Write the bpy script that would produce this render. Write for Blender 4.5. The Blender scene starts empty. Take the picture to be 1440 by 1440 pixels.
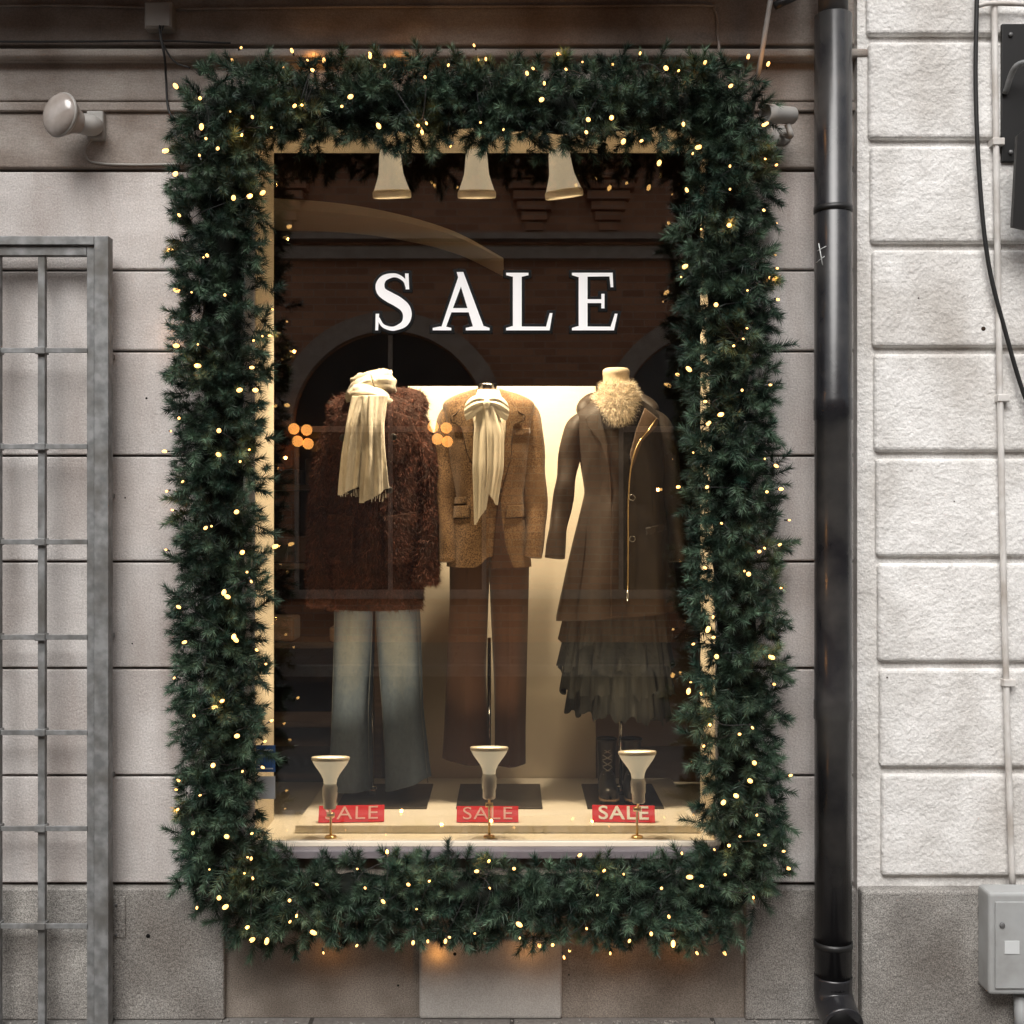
import bpy, math, random
import numpy as np
from mathutils import Vector, Matrix
from mathutils.geometry import delaunay_2d_cdt
random.seed(7); rng=np.random.default_rng(11)
scene=bpy.context.scene
col=scene.collection
scene.view_settings.view_transform='Standard'
try: scene.view_settings.look='None'
except Exception: pass
scene.view_settings.exposure=0
CH=1.775; CD=4.2
# image scale: pixels per metre on plane y; X and Z take image pixels
def S(y): return 400.0*CD/(CD+y)
def X(u,y=0.0): return (u-720)/S(y)
def Z(v,y=0.0): return CH-(v-720)/S(y)

# ---------------------------------------------------------------- materials
def newmat(name):
    m=bpy.data.materials.new(name); m.use_nodes=True
    return m,m.node_tree,m.node_tree.nodes['Principled BSDF']
def mat(name,c1,c2=None,rough=.7,metal=0,nscale=6,detail=4,bump=0,bscale=80,bdist=.004,stretch=(1,1,1),
        c3=None,n3=1.5,spec=.4,sheen=0,fine=None,ramp=(.35,.65),bump2=0,b2scale=10,b2dist=.01,s3=(1,1,1),r3=(.45,.72)):
    m,nt,b=newmat(name); N=nt.nodes; L=nt.links
    b.inputs['Roughness'].default_value=rough; b.inputs['Metallic'].default_value=metal
    b.inputs['Specular IOR Level'].default_value=spec
    if sheen: b.inputs['Sheen Weight'].default_value=sheen
    if c2 is None and not bump and not bump2 and not c3:
        b.inputs['Base Color'].default_value=(*c1,1); return m
    tc=N.new('ShaderNodeTexCoord'); mp=N.new('ShaderNodeMapping'); mp.inputs['Scale'].default_value=stretch
    L.new(tc.outputs['Object'],mp.inputs['Vector'])
    c2=c2 or c1
    n=N.new('ShaderNodeTexNoise'); n.inputs['Scale'].default_value=nscale; n.inputs['Detail'].default_value=detail
    L.new(mp.outputs[0],n.inputs['Vector'])
    r=N.new('ShaderNodeValToRGB'); r.color_ramp.elements[0].position=ramp[0]; r.color_ramp.elements[1].position=ramp[1]
    r.color_ramp.elements[0].color=(*c1,1); r.color_ramp.elements[1].color=(*c2,1)
    L.new(n.outputs[0],r.inputs[0]); out=r.outputs[0]
    if c3:
        n2=N.new('ShaderNodeTexNoise'); n2.inputs['Scale'].default_value=n3; n2.inputs['Detail'].default_value=5
        mp3=N.new('ShaderNodeMapping'); mp3.inputs['Scale'].default_value=s3; L.new(tc.outputs['Object'],mp3.inputs['Vector'])
        L.new(mp3.outputs[0],n2.inputs['Vector'])
        r2=N.new('ShaderNodeValToRGB'); r2.color_ramp.elements[0].position=r3[0]; r2.color_ramp.elements[1].position=r3[1]
        mx=N.new('ShaderNodeMix'); mx.data_type='RGBA'
        L.new(n2.outputs[0],r2.inputs[0]); L.new(r2.outputs[0],mx.inputs[0]); L.new(out,mx.inputs[6]); mx.inputs[7].default_value=(*c3,1)
        out=mx.outputs[2]
    if fine:
        n4=N.new('ShaderNodeTexNoise'); n4.inputs['Scale'].default_value=fine[0]; n4.inputs['Detail'].default_value=1
        L.new(tc.outputs['Object'],n4.inputs['Vector'])
        mr=N.new('ShaderNodeMapRange'); mr.inputs[1].default_value=.3; mr.inputs[2].default_value=.7
        mr.inputs[3].default_value=1-fine[1]; mr.inputs[4].default_value=1+fine[1]
        L.new(n4.outputs[0],mr.inputs[0])
        vm=N.new('ShaderNodeVectorMath'); vm.operation='SCALE'; L.new(out,vm.inputs[0]); L.new(mr.outputs[0],vm.inputs['Scale']); out=vm.outputs[0]
    L.new(out,b.inputs['Base Color'])
    hs=None
    if bump:
        n5=N.new('ShaderNodeTexNoise'); n5.inputs['Scale'].default_value=bscale; n5.inputs['Detail'].default_value=2
        L.new(mp.outputs[0],n5.inputs['Vector'])
        m5=N.new('ShaderNodeMath'); m5.operation='MULTIPLY'; m5.inputs[1].default_value=bump*bdist; L.new(n5.outputs[0],m5.inputs[0]); hs=m5.outputs[0]
    if bump2:
        n6=N.new('ShaderNodeTexNoise'); n6.inputs['Scale'].default_value=b2scale; n6.inputs['Detail'].default_value=2
        L.new(mp.outputs[0],n6.inputs['Vector'])
        m6=N.new('ShaderNodeMath'); m6.operation='MULTIPLY'; m6.inputs[1].default_value=bump2*b2dist; L.new(n6.outputs[0],m6.inputs[0])
        if hs:
            ad=N.new('ShaderNodeMath'); ad.operation='ADD'; L.new(hs,ad.inputs[0]); L.new(m6.outputs[0],ad.inputs[1]); hs=ad.outputs[0]
        else: hs=m6.outputs[0]
    if hs:
        bp=N.new('ShaderNodeBump'); bp.inputs['Strength'].default_value=1; bp.inputs['Distance'].default_value=1
        L.new(hs,bp.inputs['Height']); L.new(bp.outputs[0],b.inputs['Normal'])
    return m
def emis(name,c,s,base=None):
    m,nt,b=newmat(name); b.inputs['Base Color'].default_value=(*(base or c),1)
    b.inputs['Emission Color'].default_value=(*c,1); b.inputs['Emission Strength'].default_value=s
    try: m.cycles.emission_sampling='NONE'
    except Exception: pass
    return m
M={}
M['wall']=mat('wall_plaster',(.46,.43,.41),(.60,.57,.55),rough=.9,nscale=3,detail=6,bump=.6,bscale=110,bdist=.004,
              c3=(.33,.285,.26),n3=2.6,s3=(1.8,1,.5),fine=(180,.16),bump2=.4,b2scale=14,b2dist=.009,r3=(.46,.75))
M['joint']=mat('mortar',(.12,.10,.085),(.20,.17,.15),rough=.95)
M['cornice']=mat('cornice_plaster',(.25,.215,.19),(.40,.365,.33),rough=.9,nscale=4,detail=6,bump=.4,bscale=90,bdist=.004,
              c3=(.16,.12,.095),n3=3.5,stretch=(.5,1,1.6),fine=(200,.14))
M['wallR']=mat('white_stone_paint',(.63,.615,.59),(.78,.77,.75),rough=.9,nscale=5,detail=6,bump=.8,bscale=70,bdist=.006,
              c3=(.46,.43,.395),n3=2.5,s3=(1.5,1,.6),fine=(160,.09),bump2=.6,b2scale=16,b2dist=.014,r3=(.48,.8))
M['granite']=mat('granite',(.22,.21,.195),(.34,.325,.30),rough=.85,nscale=5,detail=6,bump=.7,bscale=90,bdist=.005,
              c3=(.15,.135,.12),n3=2.2,fine=(240,.5),bump2=.4,b2scale=18,b2dist=.012)
M['basepanel']=mat('base_plaster',(.17,.145,.12),(.27,.235,.20),rough=.9,nscale=5,detail=6,bump=.5,bscale=80,c3=(.12,.095,.075),fine=(240,.35))
M['slab']=mat('concrete_slab',(.34,.325,.30),(.44,.42,.39),rough=.85,nscale=4,detail=6,bump=.35,bscale=90,c3=(.26,.245,.225),fine=(240,.16))
M['asphalt']=mat('asphalt',(.045,.045,.045),(.075,.072,.07),rough=.9,nscale=40)
M['cream']=mat('cream_paint',(.72,.64,.51),(.78,.70,.57),rough=.6,nscale=2,detail=2)
M['board']=mat('display_board',(.78,.73,.63),(.82,.77,.68),rough=.45,nscale=3,detail=2)
M['dark']=mat('shop_wall',(.075,.045,.028),(.11,.068,.044),rough=.7,nscale=1.5,detail=2)
M['shelf']=mat('dark_wood',(.04,.025,.017),(.07,.045,.03),rough=.5,nscale=5,stretch=(1,1,8))
M['steel']=mat('galvanised_steel',(.16,.165,.165),(.28,.285,.285),rough=.55,metal=.3,nscale=30,c3=(.12,.115,.105),n3=9)
M['pipe']=mat('black_pipe_paint',(.012,.012,.014),(.022,.022,.024),rough=.25,nscale=7,c3=(.055,.053,.05),n3=5,bump=.12,bscale=30,bdist=.003,spec=.5)
M['zinc']=mat('zinc',(.10,.10,.10),(.17,.17,.17),rough=.5,metal=.4,nscale=12)
M['sill']=mat('painted_sill',(.14,.12,.13),(.20,.18,.19),rough=.5,nscale=12,stretch=(.4,1,1))
M['chrome']=mat('chrome',(.6,.6,.6),rough=.15,metal=1)
M['plate']=mat('dark_steel_plate',(.06,.055,.05),(.10,.09,.08),rough=.3,metal=.6,nscale=8)
M['black']=mat('black_paint',(.014,.014,.014),rough=.4)
M['rubber']=mat('black_cable',(.015,.015,.015),rough=.5)
M['grey']=mat('grey_plastic',(.33,.32,.30),(.41,.40,.38),rough=.5,nscale=14,c3=(.24,.22,.20),n3=7)
M['greybox']=mat('grey_box_paint',(.34,.35,.35),(.44,.45,.45),rough=.5,nscale=6,c3=(.24,.24,.23),n3=6)
M['conduit']=mat('conduit_paint',(.60,.58,.55),(.70,.68,.65),rough=.5,nscale=12,c3=(.42,.38,.34),n3=8)
M['whitelet']=mat('white_vinyl',(.92,.92,.92),rough=.5)
M['blacklet']=mat('black_vinyl',(.003,.003,.003),rough=.6,spec=.2)
M['red']=mat('red_card',(.72,.02,.035),(.78,.03,.045),rough=.45,nscale=4,detail=1)
M['lampwhite']=mat('lamp_enamel',(.78,.72,.60),(.82,.76,.64),rough=.3,nscale=5,detail=1)
M['bell']=emis('lamp_housing_glow',(1,.86,.62),.34,base=(.80,.75,.64))  # faint glow put into the enamel so the housing looks brightly lit
M['socket']=mat('porcelain_socket',(.72,.72,.70),rough=.3)
M['bulbglow']=emis('lamp_filament',(1,.78,.48),9)
M['tweed']=mat('brown_tweed',(.080,.043,.019),(.27,.158,.075),rough=.95,nscale=200,detail=1,
               ramp=(.36,.64),sheen=.2,bump2=.6,b2scale=8,b2dist=.014,c3=(.14,.08,.038),n3=7)
M['tweedD']=mat('brown_tweed_lapel',(.075,.04,.018),(.25,.15,.07),rough=.95,nscale=200,detail=1,ramp=(.36,.64),sheen=.2)
M['seam']=mat('dark_seam',(.035,.02,.011),rough=.9)
M['trouser']=mat('brown_trouser_cloth',(.036,.015,.008),(.050,.021,.011),rough=.85,nscale=5,detail=2,sheen=.10,
                 bump2=.8,b2scale=6,b2dist=.022,stretch=(1,1,.3))
M['blouse']=mat('cream_silk',(.76,.69,.55),(.82,.75,.61),rough=.5,nscale=8,detail=2,bump2=.5,b2scale=14,b2dist=.008,stretch=(2.2,1,.4),sheen=.2)
M['scarf']=mat('wool_scarf',(.52,.47,.38),(.76,.71,.61),rough=.95,nscale=26,stretch=(1,1,.35),bump=.6,bscale=180,bdist=.003,sheen=.3,ramp=(.42,.56),c3=(.33,.30,.25),n3=11)
M['furbase']=mat('fur_backing',(.025,.009,.006),(.05,.018,.012),rough=.95,nscale=22)
M['coat']=mat('brown_wool_coat',(.020,.013,.009),(.034,.023,.016),rough=.6,nscale=7,bump2=.9,b2scale=7,b2dist=.03,stretch=(1,1,.45),sheen=.05)
M['coat2']=mat('brown_lapel',(.10,.06,.036),(.14,.088,.055),rough=.6,nscale=7,sheen=.1)
M['inner']=mat('dark_knit',(.013,.009,.008),(.026,.019,.015),rough=.9,nscale=90)
M['tulle']=mat('black_tulle',(.009,.010,.0095),(.024,.025,.023),rough=.85,nscale=18,stretch=(2,1,.4),sheen=.05)
M['brass']=mat('brass',(.75,.55,.28),rough=.3,metal=1)
M['leather']=mat('black_leather',(.012,.011,.011),(.025,.022,.02),rough=.35,nscale=20)
M['neck']=mat('mannequin_linen',(.46,.38,.27),(.52,.44,.32),rough=.8,nscale=60)
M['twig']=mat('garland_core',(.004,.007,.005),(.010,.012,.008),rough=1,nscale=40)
def denim():
    m,nt,b=newmat('faded_denim'); N=nt.nodes; L=nt.links
    at=N.new('ShaderNodeAttribute'); at.attribute_name='Fade'
    tc=N.new('ShaderNodeTexCoord'); mp=N.new('ShaderNodeMapping'); mp.inputs['Scale'].default_value=(2.0,1,.9); L.new(tc.outputs['Object'],mp.inputs[0])
    n=N.new('ShaderNodeTexNoise'); n.inputs['Scale'].default_value=40; n.inputs['Detail'].default_value=6; n.inputs['Roughness'].default_value=.7; L.new(mp.outputs[0],n.inputs['Vector'])
    ad=N.new('ShaderNodeMath'); ad.operation='MULTIPLY_ADD'; L.new(n.outputs[0],ad.inputs[0]); ad.inputs[1].default_value=.5; L.new(at.outputs['Fac'],ad.inputs[2])
    r=N.new('ShaderNodeValToRGB'); r.color_ramp.elements[0].position=.1; r.color_ramp.elements[1].position=1.0
    r.color_ramp.elements[0].color=(.030,.048,.078,1); r.color_ramp.elements[1].color=(.27,.29,.28,1)
    e=r.color_ramp.elements.new(.45); e.color=(.085,.12,.17,1)
    L.new(ad.outputs[0],r.inputs[0]); L.new(r.outputs[0],b.inputs['Base Color']); b.inputs['Roughness'].default_value=.9
    n2=N.new('ShaderNodeTexNoise'); n2.inputs['Scale'].default_value=7; n2.inputs['Detail'].default_value=2; L.new(tc.outputs['Object'],n2.inputs['Vector'])
    bp=N.new('ShaderNodeBump'); bp.inputs['Strength'].default_value=.7; bp.inputs['Distance'].default_value=.03
    L.new(n2.outputs[0],bp.inputs['Height']); L.new(bp.outputs[0],b.inputs['Normal']); return m
M['denim']=denim()
def attrmat(name,rough=.6,spec=.3,trans=0):
    m,nt,b=newmat(name); at=nt.nodes.new('ShaderNodeAttribute'); at.attribute_name='Col'
    nt.links.new(at.outputs['Color'],b.inputs['Base Color']); b.inputs['Roughness'].default_value=rough
    b.inputs['Specular IOR Level'].default_value=spec; return m
M['needle']=attrmat('pine_needles',.5,.4); M['fur']=attrmat('fur_strands',.6,.35)
def glass():
    m=bpy.data.materials.new('window_glass'); m.use_nodes=True; nt=m.node_tree; N=nt.nodes; L=nt.links; N.clear()
    o=N.new('ShaderNodeOutputMaterial'); mx=N.new('ShaderNodeMixShader'); t=N.new('ShaderNodeBsdfTransparent'); g=N.new('ShaderNodeBsdfGlossy')
    g.inputs['Roughness'].default_value=0.0; t.inputs[0].default_value=(.97,.975,.97,1)
    f=N.new('ShaderNodeFresnel'); f.inputs[0].default_value=2.3
    L.new(f.outputs[0],mx.inputs[0]); L.new(t.outputs[0],mx.inputs[1]); L.new(g.outputs[0],mx.inputs[2]); L.new(mx.outputs[0],o.inputs[0]); return m
M['glass']=glass()
def brick():
    m,nt,b=newmat('red_brick'); N=nt.nodes; L=nt.links
    tc=N.new('ShaderNodeTexCoord'); sp=N.new('ShaderNodeSeparateXYZ'); cb=N.new('ShaderNodeCombineXYZ')
    L.new(tc.outputs['Object'],sp.inputs[0]); L.new(sp.outputs[0],cb.inputs[0]); L.new(sp.outputs[2],cb.inputs[1])
    br=N.new('ShaderNodeTexBrick'); br.inputs['Scale'].default_value=1; br.inputs['Brick Width'].default_value=.30; br.inputs['Row Height'].default_value=.10
    br.inputs['Mortar Size'].default_value=.008; br.inputs['Color1'].default_value=(.56,.27,.15,1); br.inputs['Color2'].default_value=(.36,.155,.085,1); br.inputs['Mortar'].default_value=(.42,.28,.20,1)
    L.new(cb.outputs[0],br.inputs['Vector']); L.new(br.outputs[0],b.inputs['Base Color']); b.inputs['Roughness'].default_value=.9; return m
M['brick']=brick()
def paving():
    m,nt,b=newmat('paving_stone'); N=nt.nodes; L=nt.links
    tc=N.new('ShaderNodeTexCoord'); br=N.new('ShaderNodeTexBrick'); br.inputs['Scale'].default_value=1
    br.inputs['Brick Width'].default_value=.7; br.inputs['Row Height'].default_value=.35; br.inputs['Mortar Size'].default_value=.008
    br.inputs['Color1'].default_value=(.25,.24,.225,1); br.inputs['Color2'].default_value=(.19,.18,.17,1); br.inputs['Mortar'].default_value=(.06,.055,.05,1)
    n=N.new('ShaderNodeTexNoise'); n.inputs['Scale'].default_value=60; n.inputs['Detail'].default_value=4
    L.new(tc.outputs['Object'],br.inputs['Vector']); L.new(tc.outputs['Object'],n.inputs['Vector'])
    mx=N.new('ShaderNodeMix'); mx.data_type='RGBA'; mx.blend_type='MULTIPLY'; mx.inputs[0].default_value=.6
    L.new(br.outputs[0],mx.inputs[6]); L.new(n.outputs[0],mx.inputs[7]); L.new(mx.outputs[2],b.inputs['Base Color'])
    bp=N.new('ShaderNodeBump'); bp.inputs['Strength'].default_value=.6; bp.inputs['Distance'].default_value=.01; L.new(n.outputs[0],bp.inputs['Height']); L.new(bp.outputs[0],b.inputs['Normal'])
    b.inputs['Roughness'].default_value=.85; return m
M['paving']=paving()

# ---------------------------------------------------------------- builders
def group(name,loc=(0,0,0)):
    e=bpy.data.objects.new(name,None); e.empty_display_size=.1; e.location=loc; col.objects.link(e); return e
def link(ob,parent=None):
    col.objects.link(ob)
    if parent is not None:
        ob.parent=parent; ob.matrix_parent_inverse=Matrix.Translation(-Vector(parent.location))
    return ob
def mk(name,vs,fs,m,parent=None,smooth=False,bevel=0):
    me=bpy.data.meshes.new(name); me.from_pydata([tuple(map(float,v)) for v in vs],[],[tuple(map(int,f)) for f in fs]); me.update()
    if m: me.materials.append(m)
    if smooth: me.shade_smooth()
    ob=bpy.data.objects.new(name,me); link(ob,parent)
    if bevel:
        b=ob.modifiers.new('bev','BEVEL'); b.width=bevel; b.segments=3; b.limit_method='ANGLE'; b.angle_limit=math.radians(40)
    return ob
def box(name,x0,x1,y0,y1,z0,z1,m,parent=None,bevel=0,rot=None,piv=None):
    vs=[(x,y,z) for x in(x0,x1) for y in(y0,y1) for z in(z0,z1)]
    if rot is not None:
        p=Vector(piv) if piv else Vector(((x0+x1)/2,(y0+y1)/2,(z0+z1)/2))
        vs=[p+rot@(Vector(v)-p) for v in vs]
    fs=[(0,1,3,2),(4,6,7,5),(0,4,5,1),(2,3,7,6),(0,2,6,4),(1,5,7,3)]
    return mk(name,vs,fs,m,parent,bevel=bevel)
def R(ax,deg): return Matrix.Rotation(math.radians(deg),3,ax)
def smoothpath(pts,n=8):
    P=[Vector(p) for p in pts]
    if len(P)<3: return P
    Q=[P[0]*2-P[1]]+P+[P[-1]*2-P[-2]]; out=[]
    for i in range(1,len(Q)-2):
        a,b,c,d=Q[i-1:i+3]
        for k in range(n):
            t=k/n; out.append(.5*((2*b)+(c-a)*t+(2*a-5*b+4*c-d)*t*t+(3*b-a-3*c+d)*t**3))
    out.append(P[-1]); return out
def frames(P):
    T=[]
    for i in range(len(P)):
        a=P[max(0,i-1)]; b=P[min(len(P)-1,i+1)]; T.append((b-a).normalized())
    up=Vector((0,-1,0)) if abs(T[0].y)<.9 else Vector((1,0,0))
    U=[];V=[]
    u=(up-T[0]*up.dot(T[0])).normalized()
    for t in T:
        u=(u-t*u.dot(t)).normalized(); U.append(u); V.append(t.cross(u))
    return T,U,V
def tube(name,pts,rad,m,parent=None,seg=12,n=8,smooth=True,fold=None,closed=False,ell=1.0):
    P=smoothpath(pts,n) if smooth else [Vector(p) for p in pts]
    if np.isscalar(rad): rr=[rad]*len(P)
    else: rr=list(np.interp(np.linspace(0,1,len(P)),np.linspace(0,1,len(rad)),rad))
    T,U,V=frames(P); vs=[];fs=[]
    for i,p in enumerate(P):
        for k in range(seg):
            a=2*math.pi*k/seg; r=rr[i]
            if fold: r+=fold(a,i/(len(P)-1))
            vs.append(p+U[i]*(math.cos(a)*r*ell)+V[i]*(math.sin(a)*r))
    for i in range(len(P)-1):
        for k in range(seg):
            fs.append((i*seg+k,i*seg+(k+1)%seg,(i+1)*seg+(k+1)%seg,(i+1)*seg+k))
    if not closed:
        fs.append(tuple(range(seg))[::-1]); fs.append(tuple((len(P)-1)*seg+k for k in range(seg)))
    return mk(name,vs,fs,m,parent,smooth=True)
def lathe(name,prof,origin,axis,m,parent=None,seg=40,cap=True):
    ax=Vector(axis).normalized(); up=Vector((1,0,0)) if abs(ax.x)<.8 else Vector((0,0,1))
    u=(up-ax*up.dot(ax)).normalized(); v=ax.cross(u); o=Vector(origin); vs=[];fs=[]
    for d,r in prof:
        for k in range(seg):
            a=2*math.pi*k/seg; vs.append(o+ax*d+u*(math.cos(a)*r)+v*(math.sin(a)*r))
    for i in range(len(prof)-1):
        for k in range(seg): fs.append((i*seg+k,i*seg+(k+1)%seg,(i+1)*seg+(k+1)%seg,(i+1)*seg+k))
    if cap:
        fs.append(tuple(range(seg))[::-1]); fs.append(tuple((len(prof)-1)*seg+k for k in range(seg)))
    return mk(name,vs,fs,m,parent,smooth=True)
GY=.58; GS=355.0  # garment depth and its image pixels per metre; GX, GZ take image pixels
def GX(u): return (u-720)/GS
def GZ(v): return CH-(v-720)/GS
class Loft:
    """garment body: rows=(image row,left pixel,right pixel,half depth)"""
    def __init__(s,rows,cy=GY,p=2.3,fold=None,nz=140,seg=110,smooth=12):
        r=np.array(rows,float); z=GZ(r[:,0]); o=np.argsort(z); z=z[o]; r=r[o]
        s.z=np.linspace(z[0],z[-1],nz)
        f=lambda a: np.interp(s.z,z,a)
        s.l=f(GX(r[:,1])); s.r=f(GX(r[:,2])); s.d=f(r[:,3]); s.cyv=f(r[:,4]) if r.shape[1]>4 else np.full(nz,cy)
        for nm in('l','r','d','cyv'):
            a=getattr(s,nm)
            for _ in range(smooth):
                b=a.copy(); b[1:-1]=(a[:-2]+2*a[1:-1]+a[2:])/4; a=b
            setattr(s,nm,a)
        s.p=p; s.fold=fold or (lambda th,t:0*th); s.seg=seg; s.nz=nz
    def at(s,th,z):
        t=(z-s.z[0])/(s.z[-1]-s.z[0])
        l=np.interp(z,s.z,s.l); r=np.interp(z,s.z,s.r); d=np.interp(z,s.z,s.d); cy=np.interp(z,s.z,s.cyv)
        c=np.cos(th); sn=np.sin(th); e=2/s.p
        F=s.fold(th,t)
        x=(l+r)/2+((r-l)/2+F)*np.sign(c)*np.abs(c)**e
        y=cy-(d+F)*np.sign(sn)*np.abs(sn)**e
        return x,y
    def front(s,x,z):
        z=np.clip(z,s.z[0],s.z[-1]); l=np.interp(z,s.z,s.l); r=np.interp(z,s.z,s.r); d=np.interp(z,s.z,s.d); cy=np.interp(z,s.z,s.cyv)
        u=np.clip((x-(l+r)/2)/((r-l)/2),-.985,.985); th=np.arccos(np.sign(u)*np.abs(u)**(s.p/2))
        F=s.fold(th,(z-s.z[0])/(s.z[-1]-s.z[0]))
        return cy-(d+F)*(1-np.abs(u)**s.p)**(1/s.p)
    def build(s,name,m,parent,cap=True,fade=None,hem=None):
        th=np.linspace(0,2*np.pi,s.seg,endpoint=False); vs=[];fs=[]
        for i,z in enumerate(s.z):
            x,y=s.at(th,np.full(s.seg,z))
            zz=np.full(s.seg,z)
            if hem: zz=zz+hem(th,i/(s.nz-1))
            vs+=list(zip(x,y,zz))
        for i in range(s.nz-1):
            for k in range(s.seg): fs.append((i*s.seg+k,(i+1)*s.seg+k,(i+1)*s.seg+(k+1)%s.seg,i*s.seg+(k+1)%s.seg))
        if cap: fs.append(tuple((s.nz-1)*s.seg+k for k in range(s.seg))[::-1])
        ob=mk(name,vs,fs,m,parent,smooth=True)
        if fade:
            at=ob.data.attributes.new('Fade','FLOAT','POINT')
            T=np.repeat(np.linspace(0,1,s.nz),s.seg); TH=np.tile(th,s.nz); at.data.foreach_set('value',fade(TH,T).astype(np.float32))
        return ob
def drape(name,poly,loft,off,m,parent,res=.007,thick=.004,wave=None):
    P=[Vector((GX(a),GZ(b))) for a,b in poly]; B=[]
    for i in range(len(P)):
        a=P[i]; b=P[(i+1)%len(P)]; n=max(1,int((b-a).length/res))
        B+= [a.lerp(b,k/n) for k in range(n)]
    nb=len(B); xs=[p.x for p in B]; zs=[p.y for p in B]
    def inside(x,z):
        c=False;j=len(P)-1
        for i in range(len(P)):
            if (P[i].y>z)!=(P[j].y>z) and x<(P[j].x-P[i].x)*(z-P[i].y)/(P[j].y-P[i].y)+P[i].x: c=not c
            j=i
        return c
    I=[Vector((x,z)) for x in np.arange(min(xs)+res/2,max(xs),res) for z in np.arange(min(zs)+res/2,max(zs),res) if inside(x,z)]
    r=delaunay_2d_cdt(B+I,[(i,(i+1)%nb) for i in range(nb)],[],1,1e-5)
    V=r[0]; F=r[2]; x=np.array([v.x for v in V]); z=np.array([v.y for v in V])
    y=loft.front(x,z)-off
    if wave: y=y-wave(x,z)
    F=[f for f in F if inside(sum(V[k].x for k in f)/len(f),sum(V[k].y for k in f)/len(f))]
    ob=mk(name,list(zip(x,y,z)),F,m,parent,smooth=True)
    if thick:
        sm=ob.modifiers.new('s','SOLIDIFY'); sm.thickness=thick; sm.offset=0
    return ob
def tri_mesh(name,A,B,C,colr,m,parent):
    n=len(A); V=np.empty((n*3,3),np.float32); V[0::3]=A;V[1::3]=B;V[2::3]=C
    me=bpy.data.meshes.new(name); me.vertices.add(n*3); me.vertices.foreach_set('co',V.ravel())
    me.loops.add(n*3); me.loops.foreach_set('vertex_index',np.arange(n*3,dtype=np.int32))
    me.polygons.add(n); me.polygons.foreach_set('loop_start',np.arange(0,n*3,3,dtype=np.int32))
    try: me.polygons.foreach_set('loop_total',np.full(n,3,np.int32))
    except Exception: pass
    me.update(calc_edges=True)
    at=me.attributes.new('Col','FLOAT_COLOR','POINT'); c=np.ones((n*3,4),np.float32); c[:,:3]=np.repeat(colr,3,axis=0)
    at.data.foreach_set('color',c.ravel()); me.materials.append(m)
    ob=bpy.data.objects.new(name,me); link(ob,parent); return ob
def nrm(a): return a/np.maximum(np.linalg.norm(a,axis=-1,keepdims=True),1e-9)
def strands(name,P,N,length,width,colr,m,parent,down=.8,out=.5,jit=.5):
    n=len(P); d=nrm(N*out+np.array([0,0,-down])+rng.normal(0,jit,(n,3)))
    L=length*rng.uniform(.6,1.3,(n,1)); w=nrm(np.cross(d,rng.normal(0,1,(n,3))))*width
    c=np.array(colr)*rng.uniform(.35,1.9,(n,1)); tri_mesh(name,P-w,P+w,P+d*L,c,m,parent)
def surf_samples(ob,n):
    me=ob.data; me.calc_loop_triangles(); T=np.empty(len(me.loop_triangles)*3,np.int32); me.loop_triangles.foreach_get('vertices',T); T=T.reshape(-1,3)
    V=np.empty(len(me.vertices)*3,np.float32); me.vertices.foreach_get('co',V); V=V.reshape(-1,3)
    a,b,c=V[T[:,0]],V[T[:,1]],V[T[:,2]]; cr=np.cross(b-a,c-a); ar=np.linalg.norm(cr,axis=1); i=rng.choice(len(T),n,p=ar/ar.sum())
    u=rng.random((n,1)); v=rng.random((n,1)); f=u+v>1; u=np.where(f,1-u,u); v=np.where(f,1-v,v)
    return a[i]+(b[i]-a[i])*u+(c[i]-a[i])*v, nrm(cr[i]), i

# ---------------------------------------------------------------- ground
mk('road',[(-60,-60,-.12),(60,-60,-.12),(60,60,-.12),(-60,60,-.12)],[(0,1,2,3)],M['asphalt'])
pav=group('pavement')
box('pavement_slab',-30,30,-2.7,.05,-.3,0,M['paving'],pav)
box('kerb',-30,30,-2.85,-2.703,-.3,.004,M['granite'],pav,bevel=.01)
pav2=group('pavement')
box('pavement_slab',-30,30,-12.2,-9.65,-.3,0,M['paving'],pav2)
box('kerb',-30,30,-9.647,-9.5,-.3,.004,M['granite'],pav2,bevel=.01)
# loose grit gathered along the foot of the wall
gA=[];gF=[]
for i in range(900):
    x=rng.uniform(-2.2,2.6) if i<350 else rng.uniform(.3,2.6); yb_=-.03 if x<1.2 else -.105
    y=yb_-abs(rng.normal(0,.04))-.004; r=rng.uniform(.002,.0075); k=len(gA)
    for d_ in ((1,0,0),(-1,0,0),(0,1,0),(0,-1,0),(0,0,1),(0,0,-1)):
        j=rng.uniform(.7,1.3); gA.append((x+d_[0]*r*j,y+d_[1]*r*j,r*.5+d_[2]*r*.8*j))
    gF+=[(k+a,k+b,k+c) for a,b,c in ((0,2,4),(2,1,4),(1,3,4),(3,0,4),(2,0,5),(1,2,5),(3,1,5),(0,3,5))]
mk('gravel',gA,gF,M['granite'])

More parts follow.
